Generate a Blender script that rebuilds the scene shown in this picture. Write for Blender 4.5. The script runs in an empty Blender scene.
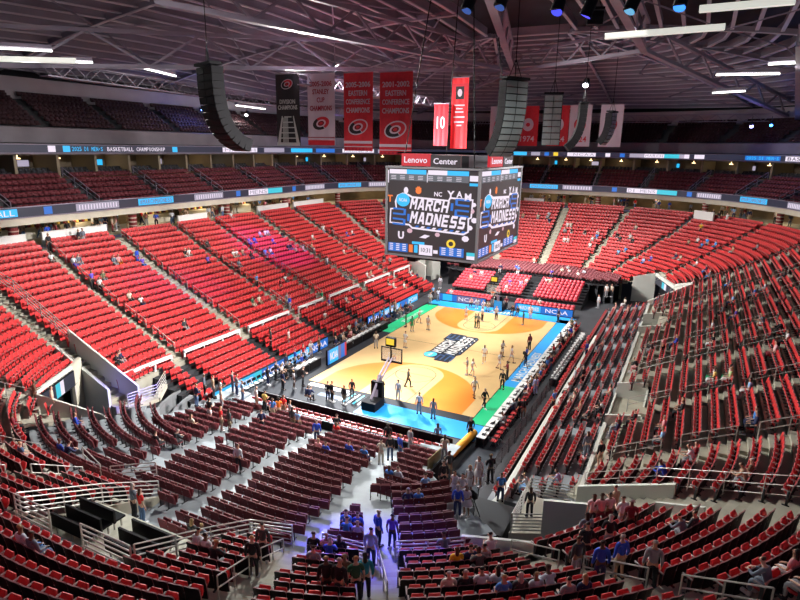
import bpy, math, random
import numpy as np
from mathutils import Vector, Matrix
random.seed(7)
S = bpy.context.scene
COL = S.collection
PI = math.pi

# ---------------------------------------------------------------- camera
CAM = Vector((-53.1651, -20.6838, 19.7479))
YAW, PITCH, ROLL, FPX = 0.4651, -0.2552, 0.016, 582.957
_d = Vector((math.cos(PITCH)*math.cos(YAW), math.cos(PITCH)*math.sin(YAW), math.sin(PITCH)))
_r = Vector((math.sin(YAW), -math.cos(YAW), 0))
_u = _r.cross(_d)
_R = _r*math.cos(ROLL) + _u*math.sin(ROLL)
_U = _u*math.cos(ROLL) - _r*math.sin(ROLL)
cd = bpy.data.cameras.new('camera'); cam = bpy.data.objects.new('camera', cd); COL.objects.link(cam)
cam.matrix_world = Matrix(((_R.x, _U.x, -_d.x, CAM.x), (_R.y, _U.y, -_d.y, CAM.y), (_R.z, _U.z, -_d.z, CAM.z), (0, 0, 0, 1)))
cd.sensor_width = 36; cd.lens = FPX/800*36; cd.clip_start = .5; cd.clip_end = 400
S.camera = cam

# ---------------------------------------------------------------- world, view
S.view_settings.view_transform = 'Standard'; S.view_settings.look = 'None'
S.view_settings.exposure = 0.0; S.view_settings.gamma = 1.0; S.view_settings.use_curve_mapping = False
W = bpy.data.worlds.new('world'); S.world = W; W.use_nodes = True
bg = W.node_tree.nodes['Background']; bg.inputs[0].default_value = (.52, .52, .82, 1); bg.inputs[1].default_value = .105
S.cycles.max_bounces = 5; S.cycles.diffuse_bounces = 2; S.cycles.glossy_bounces = 2
S.cycles.transparent_max_bounces = 6; S.cycles.sample_clamp_indirect = 3.0

def area_light(name, loc, target, size, power, color=(1, 1, 1), size_y=None, spread=PI):
    l = bpy.data.lights.new(name, 'AREA'); l.energy = power; l.color = color; l.size = size
    if size_y: l.shape = 'RECTANGLE'; l.size_y = size_y
    l.spread = spread
    o = bpy.data.objects.new(name, l); COL.objects.link(o); o.location = loc
    o.rotation_euler = (Vector(target)-Vector(loc)).to_track_quat('-Z', 'Y').to_euler()
    return o
def spot_light(name, loc, target, power, color, angle, blend=.5, radius=.3):
    l = bpy.data.lights.new(name, 'SPOT'); l.energy = power; l.color = color
    l.spot_size = math.radians(angle); l.spot_blend = blend; l.shadow_soft_size = radius
    o = bpy.data.objects.new(name, l); COL.objects.link(o); o.location = loc
    o.rotation_euler = (Vector(target)-Vector(loc)).to_track_quat('-Z', 'Y').to_euler()
    return o
# sports lighting: banks of lamps over the floor, aimed at the court and at the lower bowl
for sx in (-1, 1):
    for sy in (-1, 1): area_light('sports_light', (sx*16, sy*11, 27.4), (sx*3, sy*1, 0), 5, 1650 if sx > 0 else 650, (1, .97, .93), 3, math.radians(90))
SP = math.radians(74)
for x, xr, t in ((-14, -16, -17), (3, 8, 1), (23, 26, 20)):
    area_light('bowl_light', (x, -15.5, 28.3), (t, 20.5, 4), 4, 3850, (1, .95, .92), 3, SP)
    area_light('bowl_light', (xr, 19.5, 27.8), (t, -22.0, 4), 4, 4300, (1, .97, .92), 3, SP)
area_light('bowl_light', (9, 21, 27.5), (34, -3, 1.5), 4, 4600, (1, .95, .92), 3, math.radians(56))
area_light('bowl_light', (3, 20, 27.5), (32, -19, 4.5), 4, 3600, (1, .95, .92), 3, SP)
area_light('bowl_light', (-12, -17, 27.8), (-34, 18, 4), 4, 4600, (1, .95, .92), 3, SP)
area_light('bowl_light', (8, 21, 27.5), (-37, -4, 3), 4, 9000, (.93, .97, 1), 3, math.radians(52))
area_light('bowl_light', (4, 20.5, 27.5), (-35, -20, 5), 4, 13500, (1, .97, .93), 3, SP)
spot_light('magenta_spot', (20, -4, 27), (4, 26.5, 7), 90000, (.50, .06, 1), 16, .8)
spot_light('blue_spot', (18, -4, 27), (-13, 24, 6), 60000, (.22, .08, 1), 11, .9)
spot_light('blue_spot', (-12, 10, 27), (-35.6, -11.0, 3.5), 170000, (.05, .03, 1), 12.5, .8)
spot_light('blue_spot', (-4, -2, 27), (-28.3, 14.6, 2.2), 210000, (.2, .14, 1), 7, .9)

# ---------------------------------------------------------------- helpers
def inview(x, y, z, m=60):
    v = Vector((x, y, z))-CAM
    dz = v.dot(_d)
    if dz < 4: return False
    px = 400+FPX*v.dot(_R)/dz; py = 300-FPX*v.dot(_U)/dz
    return -m < px < 800+m and -m < py < 600+m

def mat(name, col, rough=.6, metal=0., emit=None, es=0., var=0., scale=3., spec=None):
    m = bpy.data.materials.new(name); m.use_nodes = True
    nt = m.node_tree; b = nt.nodes['Principled BSDF']
    b.inputs['Base Color'].default_value = (*col, 1)
    b.inputs['Roughness'].default_value = rough; b.inputs['Metallic'].default_value = metal
    if spec is not None: b.inputs['Specular IOR Level'].default_value = spec
    if emit:
        b.inputs['Emission Color'].default_value = (*emit, 1); b.inputs['Emission Strength'].default_value = es
    if var:
        n = nt.nodes.new('ShaderNodeTexNoise'); n.inputs['Scale'].default_value = scale; n.inputs['Detail'].default_value = 4
        tc = nt.nodes.new('ShaderNodeTexCoord'); nt.links.new(tc.outputs['Object'], n.inputs['Vector'])
        cr = nt.nodes.new('ShaderNodeValToRGB')
        cr.color_ramp.elements[0].position = .3; cr.color_ramp.elements[1].position = .7
        cr.color_ramp.elements[0].color = (*[c*(1-var) for c in col], 1)
        cr.color_ramp.elements[1].color = (*[min(1, c*(1+var)) for c in col], 1)
        nt.links.new(n.outputs['Fac'], cr.inputs['Fac']); nt.links.new(cr.outputs['Color'], b.inputs['Base Color'])
    return m

class MB:
    def __init__(s): s.v = []; s.f = []; s.m = []
    def add(s, vs, fs, mi=0):
        n = len(s.v); s.v += [tuple(v) for v in vs]
        for f in fs: s.f.append([i+n for i in f]); s.m.append(mi)
        return s
    def quad(s, a, b, c, d, mi=0): return s.add([a, b, c, d], [(0, 1, 2, 3)], mi)
    def box(s, c, size, rz=0, mi=0, rx=0):
        hx, hy, hz = [q/2 for q in size]; vs = []
        cz, sz, cx, sx = math.cos(rz), math.sin(rz), math.cos(rx), math.sin(rx)
        for x in (-hx, hx):
            for y in (-hy, hy):
                for z in (-hz, hz):
                    y2, z2 = y*cx-z*sx, y*sx+z*cx
                    vs.append((c[0]+x*cz-y2*sz, c[1]+x*sz+y2*cz, c[2]+z2))
        return s.add(vs, [(0, 1, 3, 2), (4, 6, 7, 5), (0, 4, 5, 1), (2, 3, 7, 6), (0, 2, 6, 4), (1, 5, 7, 3)], mi)
    def beam(s, p, q, w, h, mi=0):
        p = Vector(p); q = Vector(q); d = (q-p).normalized()
        side = d.cross(Vector((0, 0, 1)))
        side = Vector((1, 0, 0)) if side.length < 1e-4 else side.normalized()
        up = side.cross(d)
        vs = [e+side*a*w/2+up*b*h/2 for e in (p, q) for a, b in ((-1, -1), (1, -1), (1, 1), (-1, 1))]
        return s.add(vs, [(0, 3, 2, 1), (4, 5, 6, 7), (0, 1, 5, 4), (1, 2, 6, 5), (2, 3, 7, 6), (3, 0, 4, 7)], mi)
    def tube(s, p, q, r, n=6, mi=0, r2=None):
        p = Vector(p); q = Vector(q); d = (q-p).normalized(); r2 = r if r2 is None else r2
        a = d.orthogonal().normalized(); b = d.cross(a)
        vs = [p+(a*math.cos(t)+b*math.sin(t))*r for t in [2*PI*i/n for i in range(n)]]
        vs += [q+(a*math.cos(t)+b*math.sin(t))*r2 for t in [2*PI*i/n for i in range(n)]]
        fs = [(i, (i+1) % n, n+(i+1) % n, n+i) for i in range(n)]+[tuple(range(n))[::-1], tuple(range(n, 2*n))]
        return s.add(vs, fs, mi)
    def prism(s, poly, z0, z1, mi=0, top=None):
        n = len(poly)
        a = sum(poly[i][0]*poly[(i+1) % n][1]-poly[(i+1) % n][0]*poly[i][1] for i in range(n))
        if a < 0: poly = poly[::-1]
        vs = [(x, y, z0) for x, y in poly]+[(x, y, z1) for x, y in poly]
        s.add(vs, [(i, (i+1) % n, n+(i+1) % n, n+i) for i in range(n)]+[tuple(range(n))[::-1]], mi)
        return s.add(vs[n:], [tuple(range(n))], mi if top is None else top)
    def wall(s, p, q, zb0, zt0, zb1, zt1, t=.15, mi=0):
        """upright slab from p to q (xy) with sloping bottom and top"""
        p = Vector((p[0], p[1])); q = Vector((q[0], q[1])); d = (q-p).normalized(); n = Vector((-d.y, d.x))*t/2
        vs = []
        for e, zb, zt in ((p, zb0, zt0), (q, zb1, zt1)):
            vs += [(*(e-n), zb), (*(e+n), zb), (*(e+n), zt), (*(e-n), zt)]
        return s.add(vs, [(0, 3, 2, 1), (4, 5, 6, 7), (0, 1, 5, 4), (1, 2, 6, 5), (2, 3, 7, 6), (3, 0, 4, 7)], mi)
    def mesh(s, name, smooth=False):
        me = bpy.data.meshes.new(name); me.from_pydata(s.v, [], s.f)
        me.polygons.foreach_set('material_index', s.m)
        if smooth: me.polygons.foreach_set('use_smooth', [True]*len(s.f))
        me.update(); return me
    def build(s, name, mats, parent=None, smooth=False, loc=None):
        me = s.mesh(name, smooth)
        for m in (mats if isinstance(mats, (list, tuple)) else [mats]): me.materials.append(m)
        o = bpy.data.objects.new(name, me); COL.objects.link(o)
        if parent: o.parent = parent
        if loc: o.location = loc
        return o

def tag(o, label=None, cat=None, group=None, kind=None):
    if label: o['label'] = label
    if cat: o['category'] = cat
    if group: o['group'] = group
    if kind: o['kind'] = kind
    return o
def empty(name, loc=(0, 0, 0), rz=0):
    o = bpy.data.objects.new(name, None); COL.objects.link(o); o.location = loc; o.rotation_euler = (0, 0, rz)
    o.empty_display_size = .2
    return o
def struct(mb, name, mats, smooth=False): return tag(mb.build(name, mats, None, smooth), kind='structure')
def ordinal(n):
    w = ['first', 'second', 'third', 'fourth', 'fifth', 'sixth', 'seventh', 'eighth', 'ninth', 'tenth', 'eleventh', 'twelfth',
         'thirteenth', 'fourteenth', 'fifteenth', 'sixteenth', 'seventeenth', 'eighteenth', 'nineteenth', 'twentieth',
         'twenty-first', 'twenty-second', 'twenty-third', 'twenty-fourth', 'twenty-fifth']
    return w[n] if n < len(w) else str(n+1)+'th'

_tc = {}
def text_geo(txt, size=1.0, font_w=1.0, bold=.0, depth=.01):
    """vertices and faces of a line of lettering, centred on 0,0 in the XY plane"""
    key = (txt, size, font_w, bold, depth)
    if key in _tc: return _tc[key]
    c = bpy.data.curves.new('lettering', 'FONT'); c.body = txt; c.size = size; c.align_x = 'CENTER'; c.align_y = 'CENTER'
    c.extrude = depth; c.offset = bold; c.resolution_u = 2
    o = bpy.data.objects.new('lettering', c); COL.objects.link(o)
    dg = bpy.context.evaluated_depsgraph_get(); dg.update()
    me = bpy.data.meshes.new_from_object(o.evaluated_get(dg))
    vs = [(v.co.x*font_w, v.co.y, v.co.z) for v in me.vertices]; fs = [tuple(p.vertices) for p in me.polygons]
    bpy.data.meshes.remove(me); bpy.data.objects.remove(o); bpy.data.curves.remove(c)
    if vs:
        xs = [v[0] for v in vs]; ys = [v[1] for v in vs]; mx = (min(xs)+max(xs))/2; my = (min(ys)+max(ys))/2
        vs = [(x-mx, y-my, z) for x, y, z in vs]
    _tc[key] = (vs, fs); return vs, fs
def put_text(mb, txt, M, mi, size=1.0, width=None, height=None, bold=.0, shear=0.):
    vs, fs = text_geo(txt, size, 1.0, bold)
    if not vs: return
    w = max(v[0] for v in vs)-min(v[0] for v in vs); h = max(v[1] for v in vs)-min(v[1] for v in vs)
    kx = width/w if width else 1; ky = height/h if height else (kx if width else 1)
    if not width and height: kx = ky
    mb.add([M @ Vector((v[0]*kx+shear*v[1]*ky, v[1]*ky, v[2])) for v in vs], fs, mi)
def frame(o, ax, ay):
    """matrix whose x,y axes run along ax, ay from origin o"""
    ax = Vector(ax).normalized(); ay = Vector(ay).normalized(); az = ax.cross(ay)
    return Matrix(((ax.x, ay.x, az.x, o[0]), (ax.y, ay.y, az.y, o[1]), (ax.z, ay.z, az.z, o[2]), (0, 0, 0, 1)))
def flat(mb, M, pts, mi, z=0.):
    """flat polygon in the plane of M"""
    mb.add([M @ Vector((x, y, z)) for x, y in pts], [tuple(range(len(pts)))], mi)
def rect(mb, M, x0, y0, x1, y1, mi, z=0.): flat(mb, M, [(x0, y0), (x1, y0), (x1, y1), (x0, y1)], mi, z)
def disc(mb, M, cx, cy, rx, ry, mi, z=0., n=24): flat(mb, M, [(cx+rx*math.cos(2*PI*i/n), cy+ry*math.sin(2*PI*i/n)) for i in range(n)], mi, z)
def annulus(mb, M, cx, cy, r0x, r0y, r1x, r1y, mi, z=0., n=28, a0=0., a1=2*PI, rot=0.):
    vs = []
    for i in range(n+1):
        t = a0+(a1-a0)*i/n
        for rx, ry in ((r0x, r0y), (r1x, r1y)):
            x, y = rx*math.cos(t), ry*math.sin(t)
            vs.append(M @ Vector((cx+x*math.cos(rot)-y*math.sin(rot), cy+x*math.sin(rot)+y*math.cos(rot), z)))
    mb.add(vs, [(2*i, 2*i+1, 2*i+3, 2*i+2) for i in range(n)], mi)

# ---------------------------------------------------------------- bowl geometry
RA, RB, RR = 30.5, 13.0, 8.5
def dist(x, y):
    ax, ay = abs(x)-(RA-RR), abs(y)-(RB-RR)
    if ax > 0 and ay > 0: return math.hypot(ax, ay)-RR
    return max(ax-RR, ay-RR)
def prof(d): return float(np.interp(d, [0, 3, 7, 11, 15, 19, 20.5], [1.0, 1.9, 3.9, 5.7, 7.6, 9.8, 10.4]))
def in_pit(x, y): return -42.7 < x < -36 and -5.95 < y < .02
def in_riser(x, y): return x < -20.9 and -14.2 < y < 12.2 and dist(x, y) < 7.05 or in_pit(x, y)
def surf(x, y):
    d = dist(x, y)
    if in_riser(x, y):
        if d < -9: return 0.
        return .3+.21*(d+9)
    if d > 3.2: return prof(d)
    if abs(x) < 27.5 and y > 11.3: return .3+max(0, y-11.9)*.36
    if abs(x) < 28 and y < -12.2: return .35+max(0, -12.5-y)*.36
    if x > 19.5: return .4+max(0, (x-20.5))*.13
    return 0.
def ring_param(step=1.0, astep=5):
    out = []; L, B = RA-RR, RB-RR
    def line(p, q, n):
        k = max(1, int(math.hypot(q[0]-p[0], q[1]-p[1])/step))
        for i in range(k): out.append((p[0]+(q[0]-p[0])*i/k, p[1]+(q[1]-p[1])*i/k, n[0], n[1]))
    def arc(c, a0):
        k = int(90/astep)
        for i in range(k):
            a = math.radians(a0+90*i/k); out.append((c[0], c[1], math.cos(a), math.sin(a)))
    line((L, -B), (L, B), (1, 0)); arc((L, B), 0)
    line((L, B), (-L, B), (0, 1)); arc((-L, B), 90)
    line((-L, B), (-L, -B), (-1, 0)); arc((-L, -B), 180)
    line((-L, -B), (L, -B), (0, -1)); arc((L, -B), 270)
    return out
RP = ring_param()
RPF = ring_param(.5, 2)
def rpt(p, d): return (p[0]+p[2]*(RR+d), p[1]+p[3]*(RR+d))
def ring_strip(mb, d0, z0, d1, z1, mi=0, ok=None, rp=None, vis=True):
    rp = rp or RP; n = len(rp)
    for i in range(n):
        a, b = rp[i], rp[(i+1) % n]
        p0, p1, q1, q0 = rpt(a, d0), rpt(b, d0), rpt(b, d1), rpt(a, d1)
        cx, cy = (p0[0]+q1[0])/2, (p0[1]+q1[1])/2
        if ok and not ok(cx, cy): continue
        if vis and (not inview(cx, cy, (z0+z1)/2, 160) or math.hypot(cx-CAM.x, cy-CAM.y) < (6 if z1 < 11 else 18)): continue
        mb.add([(*p0, z0), (*q0, z1), (*q1, z1), (*p1, z0)], [(0, 1, 2, 3)], mi)
def ring_walk(d, pitch=.505):
    """seat spots on the ring at d: (x, y, nx, ny) n pointing away from the floor"""
    r = RR+d; L, B = RA-RR, RB-RR; out = []
    for (p, q, n) in (((L, -B), (L, B), (1, 0)), ((L, B), (-L, B), (0, 1)), ((-L, B), (-L, -B), (-1, 0)), ((-L, -B), (L, -B), (0, -1))):
        ln = math.hypot(q[0]-p[0], q[1]-p[1]); k = int(ln/pitch)
        for i in range(k):
            t = (i+.5)/k; out.append((p[0]+(q[0]-p[0])*t+n[0]*r, p[1]+(q[1]-p[1])*t+n[1]*r, n[0], n[1]))
        if r > .6:
            a0 = math.atan2(n[1], n[0]); k = int(r*PI/2/pitch)
            for i in range(k):
                a = a0+PI/2*(i+.5)/k; out.append((q[0]+math.cos(a)*r, q[1]+math.sin(a)*r, math.cos(a), math.sin(a)))
    return out
def seg_dist(px, py, a, b):
    vx, vy = b[0]-a[0], b[1]-a[1]; t = ((px-a[0])*vx+(py-a[1])*vy)/(vx*vx+vy*vy); t = min(1, max(0, t))
    return math.hypot(px-a[0]-t*vx, py-a[1]-t*vy)
def in_poly(x, y, P):
    c = False; n = len(P)
    for i in range(n):
        x1, y1 = P[i]; x2, y2 = P[(i+1) % n]
        if (y1 > y) != (y2 > y) and x < (x2-x1)*(y-y1)/(y2-y1)+x1: c = not c
    return c
# aisles: (start xy, end xy, half width)
AISLES = [((x, 15), (x, 34), .62) for x in (-20.5, -12.6, -4.9, 1.4, 9.5, 17.8)]
AISLES += [((-27.75, 12.5), (-27.75, 34), .85), ((25.2, 19), (28.6, 34.5), .9)]
AISLES += [((x, -17), (x, -34), .62) for x in (12.7, 5.2, -2.4, -7.7, -15.0, -22.3)]
AISLES += [((-26.6, -17.0), (-30.6, -26.5), 1.15), ((20.5, -19), (24.0, -32.5), .8)]
AISLES += [((33, -.5), (50, -.5), .6), ((33, -6.5), (50.5, -10.9), .6), ((32, -9.8), (46, -21.6), .6), ((28, -16.5), (37.5, -30.5), .6),
           ((33, 6.2), (50.5, 10.5), .6), ((32, 9.8), (46, 21.6), .6), ((29, 16.5), (38, 30.5), .6)]
AISLES += [((-32.5, 14.2), (-41.5, 24.0), .75), ((-34.2, 5.8), (-47, 16.2), .62), ((-36.0, 3.9), (-48, 5.1), .62),
           ((-34.8, -7.5), (-49.0, -12.1), .7), ((-34.6, -10.2), (-46, -17.6), .8), ((-34.0, -16.0), (-39.6, -26.5), .75), ((-33.1, -13.9), (-34.1, -16.6), .75)]
R_AISLES = [((-21, 5.6), (-36, 2.9), .62), ((-21, .3), (-36.6, -2.1), .62), ((-36.4, -2.0), (-42.4, -2.0), .15), ((-21, -5.0), (-37, -8.3), .7), ((-29.5, 2.2), (-35.5, 6.9), .5),
            ((-30.5, -8.2), (-37, -12.0), .6)]
HOLES = [[(-33.4, 14.5), (-28.5, 17.6), (-26.8, 20.5), (-26.8, 12.0), (-31.2, 11.0)],               # near left vomitory
         [(-28.9, -20.8), (-26.2, -17.6), (-24.6, -16.0), (-24.6, -12), (-30.5, -12), (-33.3, -13.8), (-32.8, -16.8), (-30.3, -19.0)],
         [(30.6, -13.0), (30.8, -17.0), (23.2, -19.4), (19.4, -21.0), (18.4, -16.8), (24, -12)],
         [(33.4, 14.5), (28.5, 17.6), (25.2, 20.5), (23.2, 12.0), (31.2, 11.0)],
         [(-16.2, -17), (-10.2, -17), (-10.2, -19.1), (-16.2, -19.1)],
         [(5.9, -17), (11.0, -17), (11.0, -19.0), (5.9, -19.0)],
         [(-42.7, .02), (-42.7, -5.95), (-36.0, -5.95), (-36.0, .02)]]
PLAT = HOLES[6]
def in_hole(x, y): return (-43 < x < -35.9 and -6.25 < y < .3) or any(in_poly(x, y, h) for h in HOLES)
# ---------------------------------------------------------------- materials
M_conc = mat('concrete', (.38, .36, .28), .8, var=.14, scale=1.2)
M_tread = mat('tread_concrete', (.40, .39, .31), .85, var=.16, scale=.9)
M_gfloor = mat('grey_riser_floor', (.28, .32, .34), .6, var=.15, scale=1.)
M_dark = mat('dark_rubber', (.02, .022, .026), .7)
M_arena = mat('arena_floor', (.04, .043, .05), .75, var=.25, scale=.5)
M_white = mat('painted_wall', (.62, .64, .58), .6, var=.05, scale=.6)
M_cream = mat('cream_wall', (.55, .52, .42), .7, var=.08, scale=.8)
M_rail = mat('galvanised_rail', (.50, .50, .46), .35, .3)
M_black = mat('black', (.008, .008, .010), .7, spec=.15)
M_blacksteel = mat('black_steel', (.03, .03, .035), .4, .5)
M_red = mat('seat_red', (.60, .034, .036), .42, var=.12, scale=.7)
M_redd = mat('seat_red_cushion', (.50, .03, .034), .6, var=.12, scale=.7)
M_seatback = mat('seat_black_shell', (.009, .008, .009), .6, spec=.25)
M_bright = mat('gloss_white_rail', (.85, .85, .82), .4)
M_arm = mat('armrest_grey', (.30, .26, .25), .5)
M_maroon = mat('maroon_fabric', (.125, .014, .02), .75, var=.2, scale=.8)
M_chrome = mat('dull_steel_arm', (.20, .19, .2), .5, .2)
M_wood = mat('court_maple', (.68, .46, .21), .3, var=.06, scale=.6)
M_orange = mat('court_stain', (.74, .25, .04), .3, var=.05, scale=.6)
M_blue = mat('court_blue', (.02, .33, .78), .4)
M_green = mat('court_green', (.01, .55, .22), .45)
M_paint_w = mat('paint_white', (.75, .76, .74), .5)
M_paint_k = mat('paint_black', (.015, .018, .025), .65, spec=.25)
M_navy = mat('paint_navy', (.01, .06, .17), .5)
M_cyan = mat('paint_cyan', (.05, .5, .75), .5)
M_steel = mat('roof_steel', (.26, .225, .29), .6, var=.12, scale=.4)
M_flange = mat('flange_steel', (.58, .53, .60), .5)
M_roof = mat('roof_deck', (.045, .04, .05), .8, var=.2, scale=.3)
M_lamp = mat('lamp_glow', (1, 1, 1), .5, emit=(.97, 1, .9), es=5)
M_warm = mat('warm_lamp', (1, .9, .6), .5, emit=(1, .72, .38), es=3.0)
def led(name, c, s): return mat(name, (0.01, .01, .01), .4, emit=c, es=s)
L_cyan = led('led_cyan', (.03, .50, .95), 1.1)
L_white = led('led_white', (.92, .82, .95), 1.0)
L_navy = led('led_navy', (.03, .035, .07), .7)
L_purple = led('led_purple', (.25, .2, .4), .8)
L_teal = led('led_teal', (.05, .6, .75), 1.0)
L_blue = led('led_blue', (.02, .17, .65), 1.0)
L_scr = led('led_charcoal', (.038, .028, .033), .8)
L_scr2 = led('led_grey', (.16, .17, .20), .8)
L_orange = led('led_orange', (1, .22, .04), 1.0)
L_yellow = led('led_yellow', (1, .68, .05), 1.0)
L_red = led('led_red', (.62, .02, .035), 1.0)
L_pink = led('led_pink', (.8, .5, .6), .9)
L_lilac = led('led_lilac', (.45, .4, .52), .9)
# ---------------------------------------------------------------- floor and court
f = MB(); f.box((0, 0, -.1), (120, 100, .2)); struct(f, 'floor', [M_arena])
c = MB(); I4 = Matrix.Identity(4)
CM = [M_wood, M_orange, M_blue, M_green, M_paint_w, M_paint_k, M_navy, M_cyan]
HL, HW = 14.325, 7.62
c.box((0, 0, .0), (36.0, 19.2, .04), mi=5)
def crect(x0, y0, x1, y1, mi, z): rect(c, I4, x0, y0, x1, y1, mi, z)
crect(-HL, -HW, HL, HW, 0, .024)
# aprons
crect(-7.2, -9.4, HL+1.5, -HW-.02, 2, .024); crect(-HL-.9, -9.4, -7.2, -HW-.02, 3, .024)
crect(1.2, HW+.02, HL+.6, 9.3, 3, .024)
crect(HL+.02, -9.4, HL+2.6, 9.3, 2, .024)
crect(-HL-3.6, -8.9, -HL-1.0, .9, 2, .026)
crect(-HL-.8, 3.2, -HL-.25, 7.1, 4, .026); crect(-HL-2.2, 3.0, -HL-1.6, 5.2, 6, .026)
for i in range(5): crect(-HL-2.3+.0, 1.2+i*.42, -HL-.5, 1.35+i*.42, 7 if i % 2 else 4, .03)
for i in range(7): crect(HL+.5, -1.9+i*.42, HL+1.6, -1.68+i*.42, 4, .03)
# NCAA style apron lettering blocks on the sideline
Mt = frame((-3.5, -8.5, .03), (1, 0, 0), (0, 1, 0))
put_text(c, 'MARCH MADNESS', frame((-1.6, -8.35, .03), (1, 0, 0), (0, 1, 0)), 4, height=.75, bold=.015)
put_text(c, 'MARCH MADNESS', frame((8.3, 8.4, .03), (-1, 0, 0), (0, -1, 0)), 4, height=.5, bold=.015)
for s in (-1, 1):
    # three-point area: stained with free-throw lane left pale
    xb = s*HL; xc = s*(HL-1.6); pts = [(xb, -6.6)]
    a0 = math.acos(6.6/6.75)
    n = 40
    arc = []
    for i in range(n+1):
        y = -6.6+13.2*i/n
        arc.append((xc-s*math.sqrt(max(0, 6.75**2-y*y)), y))
    poly = [(xb, -6.6)]+arc+[(xb, 6.6)]
    if s < 0: poly = poly[::-1]
    flat(c, I4, poly, 1, .028)
    lane = [(xb, -1.83)]+[(s*(HL-5.79)-s*1.83*math.cos(t), 1.83*math.sin(t)) for t in [(-PI/2+PI*i/16) for i in range(17)]]+[(xb, 1.83)]
    lane = [(xb, -2.5)]+[(s*(HL-5.9)-s*2.3*math.cos(t), 2.5*math.sin(t)) for t in [(-PI/2+PI*i/16) for i in range(17)]]+[(xb, 2.5)]
    if s < 0: lane = lane[::-1]
    flat(c, I4, lane, 0, .031)
    annulus(c, I4, s*(HL-5.79), 0, 1.80, 1.80, 1.85, 1.85, 5, .034)
    crect(min(xb, s*(HL-5.79)), -1.86, max(xb, s*(HL-5.79)), -1.81, 5, .034)
    crect(min(xb, s*(HL-5.79)), 1.81, max(xb, s*(HL-5.79)), 1.86, 5, .034)
    crect(s*(HL-5.79)-.025, -1.83, s*(HL-5.79)+.025, 1.83, 5, .034)
# boundary
for y in (-HW, HW): crect(-HL, y-.03, HL, y+.03, 5, .034)
for x in (-HL, HL): crect(x-.03, -HW, x+.03, HW, 5, .034)
crect(-.03, -HW, .03, HW, 5, .026)
# centre mark: big lettered badge read from the near-left
BLK = dict(
    M=[[(0, 0), (.26, 0), (.26, 1), (0, 1)], [(.74, 0), (1, 0), (1, 1), (.74, 1)], [(.0, 1), (.28, 1), (.60, .38), (.40, .38)], [(1, 1), (.72, 1), (.40, .38), (.60, .38)]],
    A=[[(0, 0), (.27, 0), (.58, 1), (.30, 1)], [(1, 0), (.73, 0), (.42, 1), (.70, 1)], [(.2, .2), (.8, .2), (.8, .4), (.2, .4)]],
    R=[[(0, 0), (.28, 0), (.28, 1), (0, 1)], [(.2, .78), (.8, .78), (.7, 1), (.2, 1)], [(.2, .38), (.7, .38), (.8, .58), (.2, .58)], [(.68, .42), (.96, .52), (.96, .88), (.68, .99)], [(.42, .45), (.68, 0), (1, 0), (.72, .45)]],
    C=[[(0, .12), (.28, .02), (.28, .98), (0, .88)], [(.15, 0), (.88, 0), (.88, .23), (.15, .23)], [(.15, .77), (.88, .77), (.88, 1), (.15, 1)], [(.68, .1), (.96, .1), (.96, .36), (.68, .36)], [(.68, .64), (.96, .64), (.96, .9), (.68, .9)]],
    H=[[(0, 0), (.28, 0), (.28, 1), (0, 1)], [(.70, 0), (.98, 0), (.98, 1), (.70, 1)], [(.2, .39), (.8, .39), (.8, .61), (.2, .61)]],
    D=[[(0, 0), (.28, 0), (.28, 1), (0, 1)], [(.2, 0), (.8, 0), (.8, .22), (.2, .22)], [(.2, .78), (.8, .78), (.8, 1), (.2, 1)], [(.68, .03), (.97, .15), (.97, .85), (.68, .97)]],
    N=[[(0, 0), (.27, 0), (.27, 1), (0, 1)], [(.71, 0), (.98, 0), (.98, 1), (.71, 1)], [(.0, 1), (.3, 1), (.98, 0), (.68, 0)]],
    E=[[(0, 0), (.28, 0), (.28, 1), (0, 1)], [(.2, 0), (.9, 0), (.9, .22), (.2, .22)], [(.2, .39), (.82, .39), (.82, .60), (.2, .60)], [(.2, .78), (.9, .78), (.9, 1), (.2, 1)]],
    S=[[(.02, 0), (.85, 0), (.95, .22), (.02, .22)], [(.68, .08), (.95, .12), (.95, .52), (.68, .56)], [(.1, .39), (.9, .39), (.9, .61), (.1, .61)], [(.03, .46), (.30, .44), (.30, .92), (.03, .88)], [(.05, .78), (.93, .78), (.93, 1), (.12, 1)]])
def block_text(mb, M, txt, cx, cy, w, h, mi, shear=.15):
    n = len(txt); gw = w/n; lw = gw*.86
    for i, ch in enumerate(txt):
        for poly in BLK[ch]:
            a = sum(poly[k][0]*poly[(k+1) % 4][1]-poly[(k+1) % 4][0]*poly[k][1] for k in range(4))
            pl = poly if a > 0 else poly[::-1]
            flat(mb, M, [(cx-w/2+i*gw+gw*.07+x*lw+shear*(y-.5)*h, cy+(y-.5)*h) for x, y in pl], mi)
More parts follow.
